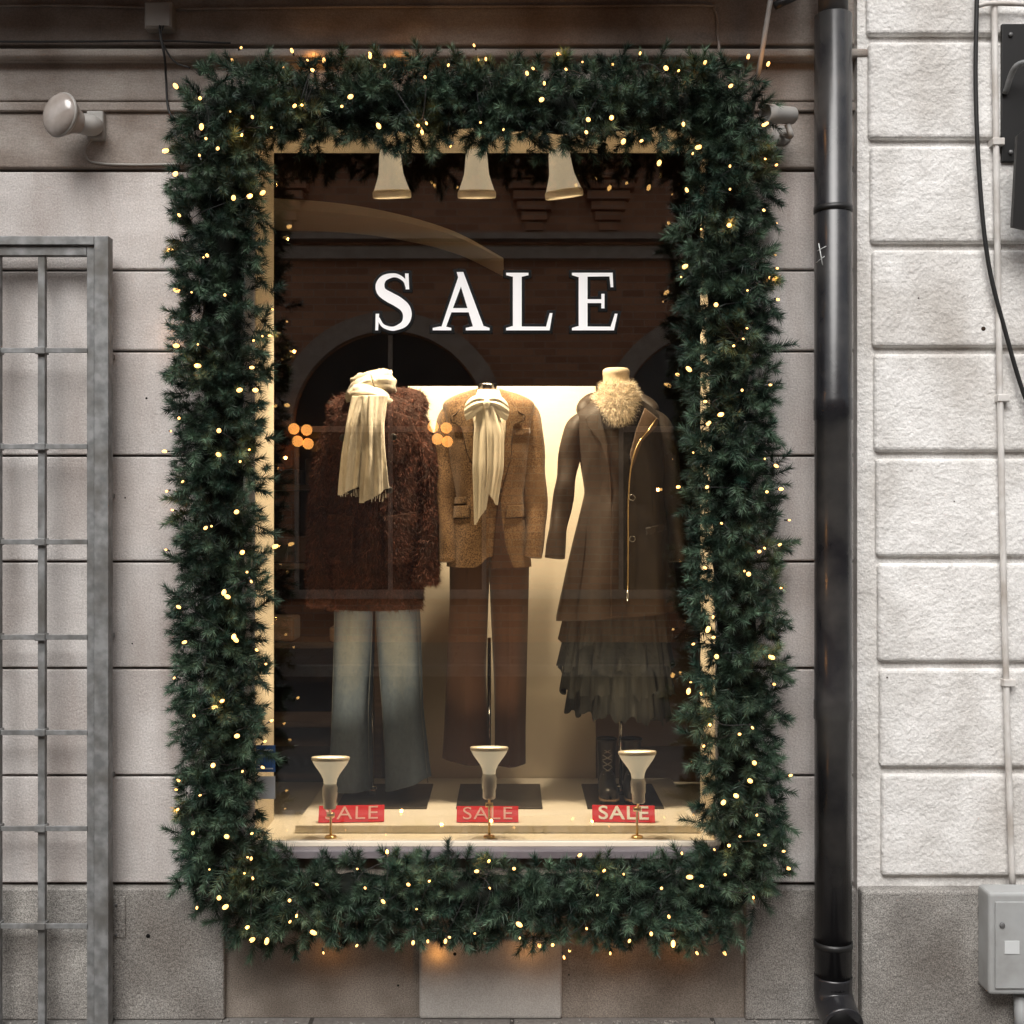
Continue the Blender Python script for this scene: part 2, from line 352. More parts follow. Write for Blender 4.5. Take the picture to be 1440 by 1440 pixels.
# ---------------------------------------------------------------- shop building
bd=group('stone_building')
OX0,OX1,OZ0,OZ1=-.91,.72,.60,3.147
box('wall_core',-6,OX0-.02,.03,.36,0,7,M['joint'],bd)
box('wall_core',OX1+.02,1.25,.03,.36,0,7,M['joint'],bd)
box('wall_core_over',OX0-.02,OX1+.02,.031,.36,OZ1+.02,7,M['joint'],bd)
box('wall_core_under',OX0-.02,OX1+.02,.031,.36,0,OZ0-.02,M['joint'],bd)
marks=[1243,1091,940,790,641,494,380,240]
for i in range(len(marks)-1):
    z0=Z(marks[i])+.004; z1=Z(marks[i+1])-.004
    box('ashlar_course',-6,OX0-.03,0,.1,z0,z1,M['wall'],bd,bevel=.006)
    box('ashlar_course',OX1+.03,1.24,0,.1,z0,z1,M['wall'],bd,bevel=.006)
def bar(nm,v0,v1,y0,m='cornice',bev=.008,x0=-6,x1=1.24):
    box(nm,x0,x1,y0,.12,Z(v1,y0),Z(v0,y0),M[m],bd,bevel=bev)
bar('frieze',157,236,-.008,x1=OX0-.031)
bar('frieze',157,236,-.008,x0=OX1+.031)
box('frieze_over_window',OX0-.03,OX1+.03,-.007,.12,OZ1+.037,Z(157,-.008),M['cornice'],bd)
bar('moulding_small',143,156,-.022,bev=.006)
bar('frieze_upper',82,142,-.004)
bar('moulding_ledge',67,80,-.055,bev=.012)
bar('ledge_step',81,85.5,-.028,bev=.003)
bar('fascia',-60,63,-.012)
bar('upper_wall',-1500,-61,-.02)
box('base_left',-6,X(318),-.03,.1,0,Z(1246),M['granite'],bd,bevel=.008)
box('base_panel',X(318)-.01,X(592),-.004,.1,0,Z(1225),M['basepanel'],bd)
box('base_slab',X(590),X(790),-.024,.1,.0,Z(1318),M['slab'],bd,bevel=.012)
box('base_over_slab',X(590),X(790),-.003,.1,Z(1318),Z(1225),M['basepanel'],bd)
box('base_panel',X(788),X(1048),-.005,.1,0,Z(1225),M['basepanel'],bd)
box('base_right',X(1046),1.24,-.03,.1,0,Z(1246),M['granite'],bd,bevel=.008)
for u_,v_,r_ in ((212,1312,.008),(206,560,.004),(186,905,.003),(176,700,.003),(1118,760,.004),(800,1370,.003),(640,1338,.006),(560,1385,.004)):
    yy_=-.0305 if (v_>1246 and u_<318) else (-.0245 if 590<u_<790 and v_>1318 else (-.0055 if v_>1246 else -.0005))
    lathe('plug_hole',[(0,r_),(.0008,r_*.9)],(X(u_),yy_+.0003,Z(v_)),(0,-1,0),M['blacklet'],bd,seg=12)
box('reveal_left',OX0-.02,OX0,.05,.365,OZ0-.02,OZ1,M['cream'],bd)
box('reveal_right',OX1,OX1+.02,.05,.365,OZ0-.02,OZ1,M['cream'],bd)
box('reveal_top',OX0-.02,OX1+.02,.05,.366,OZ1,OZ1+.03,M['cream'],bd)
box('display_floor',-1.35,1.25,.03,1.0,OZ0-.04,OZ0,M['board'],bd)
box('display_back_panel',X(573,.95),X(838,.95),.95,.98,OZ0,Z(543,.95),M['cream'],bd,bevel=.004)
box('interior_back_wall',-4,3,4.6,4.8,0,3.9,M['dark'],bd)
box('interior_side_wall',-4.2,-4,.36,4.8,0,3.9,M['dark'],bd)
box('interior_side_wall',3,3.2,.36,4.8,0,3.9,M['dark'],bd)
box('interior_ceiling',-4.2,3.2,.36,4.8,3.75,3.9,M['dark'],bd)
box('interior_floor',-4.2,3.2,.37,4.8,-.05,.05,M['shelf'],bd)
cv=smoothpath([(X(360,1.3),1.3,Z(286,1.3)),(X(470,1.3),1.3,Z(292,1.3)),(X(560,1.3),1.3,Z(306,1.3)),(X(640,1.3),1.3,Z(329,1.3)),(X(708,1.3),1.3,Z(364,1.3))],8)
vs=[];fs=[]
for i,p in enumerate(cv):
    h=.05*(1-i/(len(cv)-1))+.008
    vs+=[(p.x,1.3,p.z+h/2),(p.x,1.3,p.z-h/2),(p.x,1.7,p.z+h/2),(p.x,1.7,p.z-h/2)]
for i in range(len(cv)-1):
    a=i*4;b=a+4; fs+=[(a,a+1,b+1,b),(a+2,b+2,b+3,a+3),(a,b,b+2,a+2),(a+1,a+3,b+3,b+1)]
mk('ceiling_cove',vs,fs,M['cream'],bd)
sh=group('shop_shelf')
for k in range(4): box('shelf',-2.1,-.75,2.6,2.95,.55+k*.45,.58+k*.45,M['shelf'],sh)
box('side',-.78,-.74,2.58,2.96,.05,2.2,M['shelf'],sh); box('side',-2.12,-2.08,2.58,2.96,.05,2.2,M['shelf'],sh)
for k in range(22):
    x=random.uniform(-2,-.95); l=random.randint(0,3); h=random.uniform(.08,.2)
    c=random.choice(['trouser','coat','inner','coat2']) 
    box('folded_clothes',x,x+.16,2.62+k*.001,2.85,.582+l*.45,.582+l*.45+h,M[c],sh,bevel=.015)

wn=group('shop_window')
box('glass',OX0+.0,OX1-.0,.03,.034,OZ0+.01,OZ1,M['glass'],wn)
box('sill',OX0-.03,OX1+.03,-.035,.05,OZ0-.035,OZ0-.006,M['sill'],wn,bevel=.004)
box('frame_left',OX0-.035,OX0-.0,.012,.05,OZ0-.005,OZ1,M['cream'],wn,bevel=.003)
box('frame_right',OX1,OX1+.035,.012,.05,OZ0-.005,OZ1,M['cream'],wn,bevel=.003)
box('frame_top',OX0-.03,OX1+.03,.01,.049,OZ1-.0,OZ1+.035,M['cream'],wn,bevel=.003)
box('frame_bottom',OX0,OX1,.014,.048,OZ0-.006,OZ0+.012,M['cream'],wn,bevel=.003)
stk=mat('sticker_blue',(.05,.12,.30),rough=.4); stw=mat('sticker_white',(.6,.62,.62),rough=.4)
st=group('alarm_sticker',(X(371),.026,Z(1070)))
box('label',OX0+.004,X(385),.0255,.027,Z(1088),Z(1050),stk,st)
for v in (1056,1063,1082): box('print',OX0+.008,X(382),.0248,.0254,Z(v+2),Z(v),stw,st)
box('label_white',OX0+.004,X(385),.0255,.027,Z(1126),Z(1094),stw,st)

# ---------------------------------------------------------------- lettering
lt=group('sale_lettering',(X(695),0.02,Z(423)))
def ribbon(pts,w):
    P=smoothpath([(a,0,b) for a,b in pts],8); W=np.interp(np.linspace(0,1,len(P)),np.linspace(0,1,len(w)),w)
    A=[];Bb=[]
    for i,p in enumerate(P):
        t=(P[min(i+1,len(P)-1)]-P[max(0,i-1)]).normalized(); n=Vector((-t.z,0,t.x))
        A.append(((p+n*W[i]/2).x,(p+n*W[i]/2).z)); Bb.append(((p-n*W[i]/2).x,(p-n*W[i]/2).z))
    return A+Bb[::-1]
def rc(a,b,c,d): return [(a,b),(c,b),(c,d),(a,d)]
glyph={
'S':(525,[ribbon([(46,62),(43,70),(35,76),(26,77.5),(14,73.5),(8.5,64),(11,54),(22,46.5),(33,40.5),(43.5,32),(47,21),(43,9.5),(31,3),(22,2.6),(12,7),(6,17)],[3.4,4,4.6,5.5,8.5,12,13,14.5,14.5,13.5,12,9,5.8,5,4,3.4]),
      [(44,80),(48.5,80),(49.5,58),(45,58)],[(2,0),(5.5,0),(7,23),(2.5,23)]]),
'A':(608,[[(11.5,2),(17.5,2),(43,71),(37.5,79)],[(34,82),(43,82),(73,2),(58,2)],[(21,25.5),(56,25.5),(54.5,31),(23,31)],
      [(0,0),(26,0),(26,3),(18,5),(10,5),(0,3)],[(47,0),(80,0),(80,3),(73,5.5),(58,5.5),(47,3)]]),
'L':(712,[rc(9.5,1,21.5,79),[(0,81),(31,81),(31,78),(23,76),(8,76),(0,78)],[(0,0),(61,0),(61,4.8),(24,5),(8,5.5),(0,3)],[(55,0),(61,0),(65,24),(61.5,24)]]),
'E':(805,[rc(9.5,1,21.5,79),[(0,81),(56,81),(56,76.3),(24,76),(8,75.5),(0,78)],[(0,0),(59,0),(59,4.8),(24,5),(8,5.5),(0,3)],
      [(52.5,81),(57,81),(58,61),(54.5,61)],[(53,0),(59,0),(64,23),(60.5,23)],rc(20,38.5,44,43.5),[(41.5,31),(45.5,31),(45.5,51),(41.5,51)]])}
def flat(poly,name,y,m,bev):
    cu=bpy.data.curves.new(name,'CURVE'); cu.dimensions='2D'; cu.fill_mode='BOTH'; cu.bevel_depth=bev; cu.bevel_resolution=4
    sp=cu.splines.new('POLY'); sp.points.add(len(poly)-1); sp.use_cyclic_u=True
    for i,(a,b) in enumerate(poly): sp.points[i].co=(a,b,0,1)
    ob=bpy.data.objects.new(name,cu); col.objects.link(ob); bpy.context.view_layer.update()
    dg=bpy.context.evaluated_depsgraph_get(); me=bpy.data.meshes.new_from_object(ob.evaluated_get(dg)); bpy.data.objects.remove(ob)
    for v in me.vertices: v.co=Vector((v.co.x,y+v.co.z*.06,v.co.y))
    me.materials.clear(); me.materials.append(m); o=bpy.data.objects.new(name,me); link(o,lt); return o
for ch,(ux,polys) in glyph.items():
    for k,po in enumerate(polys):
        q=[(X(ux+a),Z(463-b)) for a,b in po]
        flat(q,'letter_%s_outline'%ch,.0265-.0003*k,M['blacklet'],.0115)
        flat(q,'letter_%s_face'%ch,.0225-.0003*k,M['whitelet'],.0006)

# ---------------------------------------------------------------- right building
rb=group('white_stone_building')
RY=-.06
box('wall_core',1.2,8,RY+.012,.4,0,7,M['wallR'],rb)
top=[-240,-92,55,201,347,493,640,787,935,1083,1236]
for i in range(len(top)-1):
    box('rusticated_block',X(1216+i*2.6,RY),8,RY-.012,.0,Z(top[i+1]-5,RY),Z(top[i]+5,RY),M['wallR'],rb,bevel=.014)
box('base',1.201,8,RY-.045,.1,0,Z(1247,RY),M['granite'],rb,bevel=.012)
for u_,v_,r_ in ((1381,463,.008),(1246,952,.003),(1290,420,.003),(1340,705,.0025)):
    lathe('rust_plug',[(0,r_),(.0015,r_*.7)],(X(u_,RY),RY-.0122,Z(v_,RY)),(0,-1,0),M['seam'],rb,seg=10)

# ---------------------------------------------------------------- drainpipe
dp=group('drainpipe',(X(1171,-.12),-.12,0)); dx=X(1171,-.12); dy=-.125
lathe('pipe_upper',[(0,.050),(1.6,.050)],(dx,dy,Z(20,-.12)-.05),(0,0,1),M['zinc'],dp)
def pz(v): return Z(v,-.12)
lathe('pipe',[(pz(1385),.062),(pz(1012),.062),(pz(1010),.065),(pz(985),.065),(pz(983),.063),(pz(592),.062),(pz(590),.065),(pz(562),.065),(pz(560),.063),(pz(24),.063),(pz(22),.057)],(dx,dy,0),(0,0,1),M['pipe'],dp)
tube('shoe',[(dx,dy,pz(1370)),(dx,dy,pz(1395)),(dx+.003,dy-.03,pz(1412)),(dx+.006,dy-.1,pz(1424))],[.064,.064,.066,.068],M['pipe'],dp,seg=28)
tube('shoe_opening',[(dx+.006,dy-.099,pz(1424)),(dx+.0065,dy-.1035,pz(1424.6))],[.058,.058],M['blacklet'],dp,seg=28)
for v in (1330,300): lathe('bracket',[(pz(v),.0655),(pz(v)+.02,.0655)],(dx,dy,0),(0,0,1),M['black'],dp); box('bracket_arm',dx-.01,dx+.01,dy,.02,pz(v)+.002,pz(v)+.018,M['black'],dp)
for a in ((1154,340,1158,372),(1153,350,1162,346),(1152,366,1160,360)):
    f=lambda u:dy-math.sqrt(max(1e-5,.0637**2-(X(u,-.18)-dx)**2))-.001
    tube('paint_mark',[(X(a[0],-.18),f(a[0]),Z(a[1],-.18)),(X(a[2],-.18),f(a[2]),Z(a[3],-.18))],.0016,stw,dp,seg=6)

# ---------------------------------------------------------------- grille
gr=group('window_grille',(-1.7,-.08,0))
gy0,gy1=-.10,-.065; q=lambda v:Z(v,-.1); qx=lambda u:X(u,-.1)
box('frame_post',qx(134),qx(154),gy0-.012,gy1,.0,q(333),M['steel'],gr,bevel=.002)
box('frame_post_inner',qx(122),qx(132.5),gy0,gy1,.0,q(346),M['steel'],gr,bevel=.002)
box('frame_top',qx(-260),qx(134)-.001,gy0-.012,gy1,q(345),q(333),M['steel'],gr,bevel=.002)
box('frame_top_inner',qx(-260),qx(122)-.001,gy0,gy1,q(359),q(346.5),M['steel'],gr,bevel=.002)
box('frame_post_far',qx(-280),qx(-260),gy0-.012,gy1,.0,q(333),M['steel'],gr,bevel=.002)
for u in (57,-6,-70,-135,-200): box('upright_bar',qx(u-5),qx(u+5),gy0+.006,gy0+.028,.0,q(358),M['steel'],gr,bevel=.002)
for v in (493,628,762,896,1030,1165,1302):
    box('cross_bar',qx(-262),qx(123),gy0-.004,gy0+.004,q(v+3.5),q(v-3.5),M['steel'],gr,bevel=.0015)
    for u in (57,-6,-70,-135,-200): box('collar',qx(u-7.5),qx(u+7.5),gy0-.009,gy0+.03,q(v+5),q(v-5),M['steel'],gr,bevel=.003)
for v in (500,700,900,1100,1300): box('wall_stay',qx(140),qx(148),gy1,.01,q(v),q(v-6),M['steel'],gr)

# ---------------------------------------------------------------- garland
gl=group('pine_garland',(0,-.12,Z(700)))
YG=-.13
gpts=[(310,150,76),(370,150,70),(470,150,70),(570,154,76),(690,150,72),(800,154,76),(900,148,74),(980,148,74),(1020,152,78),(1024,220,76),(1020,330,74),(1024,450,72),(1028,570,72),(1030,700,76),(1035,850,72),(1038,1000,72),(1042,1130,74),(1042,1200,76),(1034,1250,78),
      (970,1262,72),(880,1257,76),(760,1264,74),(640,1264,76),(520,1260,74),(400,1264,74),(332,1256,78),(314,1200,76),(311,1120,70),(314,980,74),(311,840,76),(310,700,74),(310,560,74),(309,420,76),(311,300,74),(309,215,74)]
G=[Vector((X(a,YG),r/S(YG),Z(b,YG))) for a,b,r in gpts]
path=[]
for i in range(len(G)):
    a,b,c,d=G[i-1],G[i],G[(i+1)%len(G)],G[(i+2)%len(G)]
    for k in range(8):
        t=k/8; path.append(.5*((2*b)+(c-a)*t+(2*a-5*b+4*c-d)*t*t+(3*b-a-3*c+d)*t**3))
PA=np.array([[p.x,YG,p.z] for p in path]); RA=np.array([p.y for p in path])
seglen=np.linalg.norm(np.roll(PA,-1,0)-PA,axis=1); cum=np.concatenate([[0],np.cumsum(seglen)]); LT=cum[-1]
def on(s):
    s=s%LT; i=np.searchsorted(cum,s,side='right')-1; i=np.clip(i,0,len(PA)-1); f=((s-cum[i])/seglen[i])[:,None]; j=(i+1)%len(PA)
    return PA[i]*(1-f)+PA[j]*f, RA[i]*(1-f[:,0])+RA[j]*f[:,0], nrm(PA[j]-PA[i])
NT=4100
s=rng.uniform(0,LT,NT); P,Rr,T=on(s)
out=nrm(np.cross(T,[0,1,0]))
th=rng.uniform(-.45,np.pi+.45,NT)
fr=np.array([0,-1.0,0])
rad=out*np.cos(th)[:,None]+fr*np.sin(th)[:,None]
lump=1+.13*np.sin(s*21+2*np.sin(s*5))*np.sin(3*th+s*9)+.09*np.sin(s*47+th*2)
core=rng.uniform(.15,.76,NT)
base=P+rad*(Rr*core*lump)[:,None]*np.array([1,.9,1])
dirn=nrm(rad*rng.uniform(.3,1.2,(NT,1))+T*rng.normal(0,.6,(NT,1))+rng.normal(0,.35,(NT,3))+np.array([0,-.3,-.1]))
dirn[:,1]=np.where(base[:,1]>-.06,np.minimum(dirn[:,1],0),dirn[:,1]); dirn=nrm(dirn)
bl=np.clip((Rr*lump-Rr*core)*.85,.03,.075)*rng.uniform(.8,1.25,NT)
NN=100
tt=np.tile(np.linspace(.05,1,NN),(NT,1))+rng.uniform(-.01,.01,(NT,NN))
u=nrm(np.cross(dirn,rng.normal(0,1,(NT,3)))); v=np.cross(dirn,u)
ph=np.arange(NN)*2.39996+rng.uniform(0,6,(NT,1))
al=np.radians(70-36*tt)+rng.normal(0,.10,(NT,NN))
nd=dirn[:,None,:]*np.cos(al)[...,None]+(u[:,None,:]*np.cos(ph)[...,None]+v[:,None,:]*np.sin(ph)[...,None])*np.sin(al)[...,None]
ln=(.040-.010*tt)*rng.uniform(.75,1.2,(NT,NN))
A0=base[:,None,:]+dirn[:,None,:]*(tt*bl[:,None])[...,None]
wd=nrm(np.cross(nd,rng.normal(0,1,(NT,NN,3))))*.0014
tipc=A0+nd*ln[...,None]
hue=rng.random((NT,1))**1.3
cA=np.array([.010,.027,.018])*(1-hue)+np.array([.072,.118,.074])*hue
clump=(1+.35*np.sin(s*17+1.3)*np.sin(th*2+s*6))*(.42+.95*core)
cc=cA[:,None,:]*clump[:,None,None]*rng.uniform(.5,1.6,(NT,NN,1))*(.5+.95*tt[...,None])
A0f=A0.reshape(-1,3); w=wd.reshape(-1,3); tp=tipc.reshape(-1,3)
tp[:,1]=np.minimum(tp[:,1],-.004)
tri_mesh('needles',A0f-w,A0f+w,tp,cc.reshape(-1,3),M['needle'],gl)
wv=u*.0016; tri_mesh('twigs',base-wv,base+wv,base+dirn*bl[:,None],np.tile([.05,.035,.02],(NT,1)),M['needle'],gl)
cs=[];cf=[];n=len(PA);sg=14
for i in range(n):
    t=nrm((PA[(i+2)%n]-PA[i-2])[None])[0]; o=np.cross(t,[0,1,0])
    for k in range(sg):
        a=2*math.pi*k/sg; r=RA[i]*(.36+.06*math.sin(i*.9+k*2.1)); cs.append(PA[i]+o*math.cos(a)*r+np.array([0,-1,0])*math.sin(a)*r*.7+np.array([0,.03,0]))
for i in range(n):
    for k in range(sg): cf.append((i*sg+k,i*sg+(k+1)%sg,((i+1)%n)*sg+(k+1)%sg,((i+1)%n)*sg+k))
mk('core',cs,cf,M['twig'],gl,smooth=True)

# string lights
sl=group('string_lights',(0,-.2,Z(700)))
def ico():
    import bmesh
    bm=bmesh.new(); bmesh.ops.create_icosphere(bm,subdivisions=2,radius=1); v=[tuple(x.co) for x in bm.verts]; f=[tuple(y.index for y in x.verts) for x in bm.faces]; bm.free(); return np.array(v),np.array(f)
iv,if_=ico()
NB=260
sb=(np.arange(NB)+rng.uniform(-1.4,1.4,NB))/NB*LT; Pb,Rb,Tb=on(sb); ob_=nrm(np.cross(Tb,[0,1,0]))
tb=np.where(rng.random(NB)<.82,rng.uniform(.35,2.79,NB),rng.uniform(-.4,3.54,NB)); rb_=ob_*np.cos(tb)[:,None]+fr*np.sin(tb)[:,None]
pb=Pb+rb_*(Rb*rng.uniform(.84,1.13,NB))[:,None]*np.array([1,1.0,1]); pb[:,1]=np.minimum(pb[:,1],-.02)
VV=[];FF=[];SV=[];SF=[]
for i in range(NB):
    d=Vector(rb_[i])+Vector(rng.normal(0,.5,3)); d.normalize(); q_=d.to_track_quat('Z','Y').to_matrix()
    r=.0048*random.choice((.6,.75,.9,1.1,1.5))
    for x in iv: VV.append(Vector(pb[i])+q_@Vector((x[0]*r,x[1]*r,x[2]*r*1.7)))
    FF+= [tuple(k+i*len(iv) for k in f) for f in if_]
    b0=Vector(pb[i])-d*.018
    for k in range(6):
        a=k*math.pi/3
        for e,rr in ((0,.0028),(.013,.0034)): SV.append(b0+d*e+q_@Vector((math.cos(a)*rr,math.sin(a)*rr,0)))
    SF+=[(i*12+2*k,i*12+2*((k+1)%6),i*12+2*((k+1)%6)+1,i*12+2*k+1) for k in range(6)]
M['fairy']=emis('warm_led',(1,.54,.16),3.3)
mk('bulbs',VV,FF,M['fairy'],sl,smooth=True); mk('bulb_holders',SV,SF,M['rubber'],sl)
wire=[]
for i in range(0,NB): wire.append(Vector(pb[i])-Vector(rb_[i])*.05)
for k in range(0,NB-6,30):
    tube('wire',wire[k:k+31],.0013,M['rubber'],sl,seg=5,n=5)
def bulb_light(p,e):
    l=bpy.data.lights.new('bulb_light','POINT'); l.energy=e; l.color=(1,.42,.10); l.shadow_soft_size=.006
    o=bpy.data.objects.new('bulb_light',l); link(o,sl); o.location=p
for u_,v_,y_ in ((440,78,-.07),(560,76,-.08),(460,1344,-.07),(615,1346,-.06),(740,1342,-.08),(865,1340,-.08),(960,1338,-.07),(243,470,-.06)):
    bulb_light((X(u_,y_),y_,Z(v_,y_)),.10)
for i in range(4,NB,6): bulb_light(tuple(pb[i]+rb_[i]*.012),.14)

# ---------------------------------------------------------------- lamps
def light(name,loc,aim,power,colr,size,parent,blend=.6,rad=.03):
    l=bpy.data.lights.new(name,'SPOT'); l.energy=power; l.color=colr; l.spot_size=math.radians(size); l.spot_blend=blend; l.shadow_soft_size=rad
    o=bpy.data.objects.new(name,l); link(o,parent); o.location=loc; d=Vector(aim)-Vector(loc); o.rotation_euler=d.to_track_quat('-Z','Y').to_euler(); return o
WARM=(1,.77,.49)
for u_,ax in ((550,(.03,.22,-1)),(672,(0,.22,-1)),(787,(.14,.2,-1))):
    y=.34; o=Vector((X(u_-2,y),y,Z(207,y))); a=Vector(ax).normalized(); g=group('display_spotlight',o)
    lathe('housing',[(0,.020),(.01,.036),(.03,.041),(.05,.043),(.075,.045),(.10,.048),(.125,.056),(.15,.065),(.158,.068)],o,a,M['bell'],g,cap=False)
    lathe('rim',[(.157,.066),(.160,.071),(.168,.074),(.182,.074),(.188,.071),(.186,.066),(.176,.062)],o,a,M['lampwhite'],g,cap=False)
    lathe('lens',[(.178,.063),(.1785,.0001)],o,a,M['bulbglow'],g)
    tube('stem',[o,o+Vector((0,0,.2))],.008,M['lampwhite'],g,smooth=False)
    light('lamp_light',o+a*.21,o+a*1.2+Vector((0,.05,0)),112,WARM,112,g)
box('lamp_track',X(500,.34),X(840,.34),.325,.355,Z(207,.34)+.19,Z(207,.34)+.22,M['lampwhite'],group('track_rail'),bevel=.003)
glowglass=emis('par_lamp_glass',(1,.84,.56),.42,base=(.6,.52,.4))
for u_,vt,lean in ((465,1066,.0),(688,1052,.0),(896,1058,.05)):
    y=.11; k=S(y); x=X(u_,y); zt=Z(vt,y); g=group('floor_spotlight',(x,y,OZ0)); a=Vector((lean*-.3,.14,1)).normalized()
    o=Vector((x,y,zt))-a*.125
    lathe('reflector',[(.03,.022),(.05,.025),(.065,.032),(.082,.044),(.098,.056),(.110,.063),(.116,.065)],o,a,glowglass,g,cap=False)
    lathe('rim',[(.115,.064),(.118,.068),(.127,.069),(.130,.066),(.124,.062)],o,a,M['lampwhite'],g,cap=False)
    lathe('lens',[(.120,.0005),(.125,.063)],o,a,M['bulbglow'],g,cap=False)
    lathe('socket',[(-.055,.018),(-.05,.023),(-.02,.023),(-.018,.026),(.02,.027),(.035,.022)],o,a,M['socket'],g)
    tube('stem',[o-a*.05,(x,y+.0,zt-.21),(x,y,OZ0+.01)],.0045,M['brass'],g)
    tube('knuckle',[(x-.014,y,zt-.205),(x+.014,y,zt-.205)],.009,M['brass'],g,smooth=False)
    lathe('foot',[(0,.022),(.006,.02),(.010,.008)],(x,y,OZ0+.0005),(0,0,1),M['brass'],g)
    light('lamp_light',o+a*.14,o+a*1+Vector((0,.40,0)),10,WARM,120,g)

# ---------------------------------------------------------------- display platform, signs
pf=group('display_platform')
PZ0=OZ0+.03
box('board',X(415,.167),X(984,.167),.167,.94,OZ0+.001,PZ0,M['board'],pf,bevel=.003)
pink=mat('pink_print',(.85,.50,.48),rough=.5)
def sign(u0,u1,v0,v1,dim,rz):
    y=.2; x0,x1=X(u0,y),X(u1,y); h=(v1-v0)/S(y); cx=(x0+x1)/2; g=group('sale_sign',(cx,y,PZ0)); r=R('Z',rz)@R('X',-32)
    piv=(cx,y,PZ0+.003)
    box('card',x0,x1,y-.002,y+.002,PZ0+.003,PZ0+.003+h*1.2,M['red'],g,rot=r,piv=piv)
    box('support',cx-.01,cx+.01,y+.016,y+.04,PZ0+.001,PZ0+h*.5,M['lampwhite'],g)
    cu=bpy.data.curves.new('t','FONT'); cu.body='SALE'; cu.size=h*1.35; cu.align_x='CENTER'; cu.align_y='CENTER'; cu.offset=.0010 if not dim else -.0002; cu.extrude=.0003; cu.space_character=1.1
    o=bpy.data.objects.new('t',cu); col.objects.link(o); bpy.context.view_layer.update(); me=bpy.data.meshes.new_from_object(o.evaluated_get(bpy.context.evaluated_depsgraph_get())); bpy.data.objects.remove(o)
    sx=(x1-x0)*.8/(max(v.co.x for v in me.vertices)-min(v.co.x for v in me.vertices))
    for v in me.vertices:
        p=Vector((cx+v.co.x*sx,y-.0035-v.co.z,PZ0+.003+h*.6+v.co.y)); v.co=Vector(piv)+r@(p-Vector(piv))
    me.materials.clear(); me.materials.append(M['whitelet'] if not dim else pink); link(bpy.data.objects.new('lettering',me),g)
sign(448,540,1143,1163,True,4); sign(642,729,1143,1162,True,0); sign(833,921,1140,1160,False,-3)

# ---------------------------------------------------------------- mannequins
def stand(g,u,top,plate):
    x=X(u,.62); tube('stand_pole',[(x,.62,PZ0+.005),(x,.62,GZ(top))],.0075,M['chrome'],g,smooth=False)
    lathe('stand_collar',[(0,.02),(.03,.02),(.035,.009)],(x,.62,PZ0+.008),(0,0,1),M['chrome'],g)
    a,b=plate; x0=X(a,.4); x1=X(b,.4); box('stand_plate',x0,x1,.40,.80,PZ0+.0005,PZ0+.008,M['plate'],g,bevel=.002)
# --- 1 fur coat + jeans + scarf
m1=group('dressed_mannequin',(GX(522),GY,PZ0))
stand(m1,523,870,(472,600))
coat=Loft([(553,500,552,.06),(562,486,575,.085),(574,468,592,.10),(592,459,598,.115),(640,459,597,.13),(700,457,596,.14),(780,458,594,.15),(856,464,590,.155)],p=2.2,
          fold=lambda th,t:.006*np.sin(5*th+1.5*np.sin(3*t))*(1-t)+.003*np.sin(11*th+9*t))
c1=coat.build('fur_coat_body',M['furbase'],m1)
sl1=tube('fur_sleeve',[(GX(480),GY,GZ(580)),(GX(462),GY-.01,GZ(640)),(GX(455),GY-.02,GZ(720)),(GX(453),GY-.05,GZ(800)),(GX(456),GY-.06,GZ(848))],[.045,.062,.062,.060,.062],M['furbase'],m1,seg=30)
sl2=tube('fur_sleeve',[(GX(578),GY,GZ(576)),(GX(594),GY-.01,GZ(640)),(GX(600),GY-.02,GZ(710)),(GX(599),GY-.05,GZ(770)),(GX(595),GY-.06,GZ(818))],[.045,.062,.058,.056,.060],M['furbase'],m1,seg=30)
hd=tube('fur_hood',[(GX(480),GY-.05,GZ(592)),(GX(474),GY+.01,GZ(574)),(GX(500),GY+.08,GZ(562)),(GX(560),GY+.08,GZ(558)),(GX(584),GY+.01,GZ(566)),(GX(574),GY-.05,GZ(592))],[.03,.045,.05,.05,.045,.03],M['furbase'],m1,seg=20)
lp1=drape('fur_collar',[(476,590),(505,578),(520,640),(500,655),(468,625)],coat,.02,M['furbase'],m1,thick=.012)
lp2=drape('fur_collar',[(545,578),(578,588),(590,618),(560,655),(540,640)],coat,.02,M['furbase'],m1,thick=.012)
pk1=drape('fur_pocket',[(463,722),(502,726),(500,790),(464,785)],coat,.012,M['furbase'],m1,thick=.01)
pk2=drape('fur_pocket',[(546,726),(586,720),(586,785),(548,790)],coat,.012,M['furbase'],m1,thick=.01)
PP=[];NNn=[]
for o_,n_ in ((c1,42000),(sl1,12000),(sl2,12000),(hd,8000),(lp1,3500),(lp2,3500),(pk1,4000),(pk2,4000)):
    p_,nn_,_=surf_samples(o_,n_)
    ce=np.array([GX(525),GY,0]) if o_ in(c1,lp1,lp2,pk1,pk2) else None
    if ce is not None:
        rd=p_-ce; rd[:,2]=0; nn_=np.where((nn_*rd).sum(1,keepdims=True)<0,-nn_,nn_)
    PP.append(p_);NNn.append(nn_)
PP=np.concatenate(PP);NNn=np.concatenate(NNn)
cl=np.sin(PP[:,0]*70+3*np.sin(PP[:,2]*40))*np.sin(PP[:,2]*55+2*np.sin(PP[:,0]*50))
colf=np.array([.078,.026,.016])*(1+.65*cl[:,None])
strands('fur_strands',PP,NNn,.022,.0011,colf,M['fur'],m1,down=.8,out=.5,jit=.45)
for u_,v_ in ((487,618),(557,617),(498,690),(552,690)):
    x,z=GX(u_),GZ(v_); y=float(coat.front(np.array([x]),np.array([z]))[0]); lathe('coat_button',[(0,.013),(.004,.014),(.007,.011),(.006,.001)],(x,y-.036,z),(0,-1,0),M['leather'],m1,seg=20)
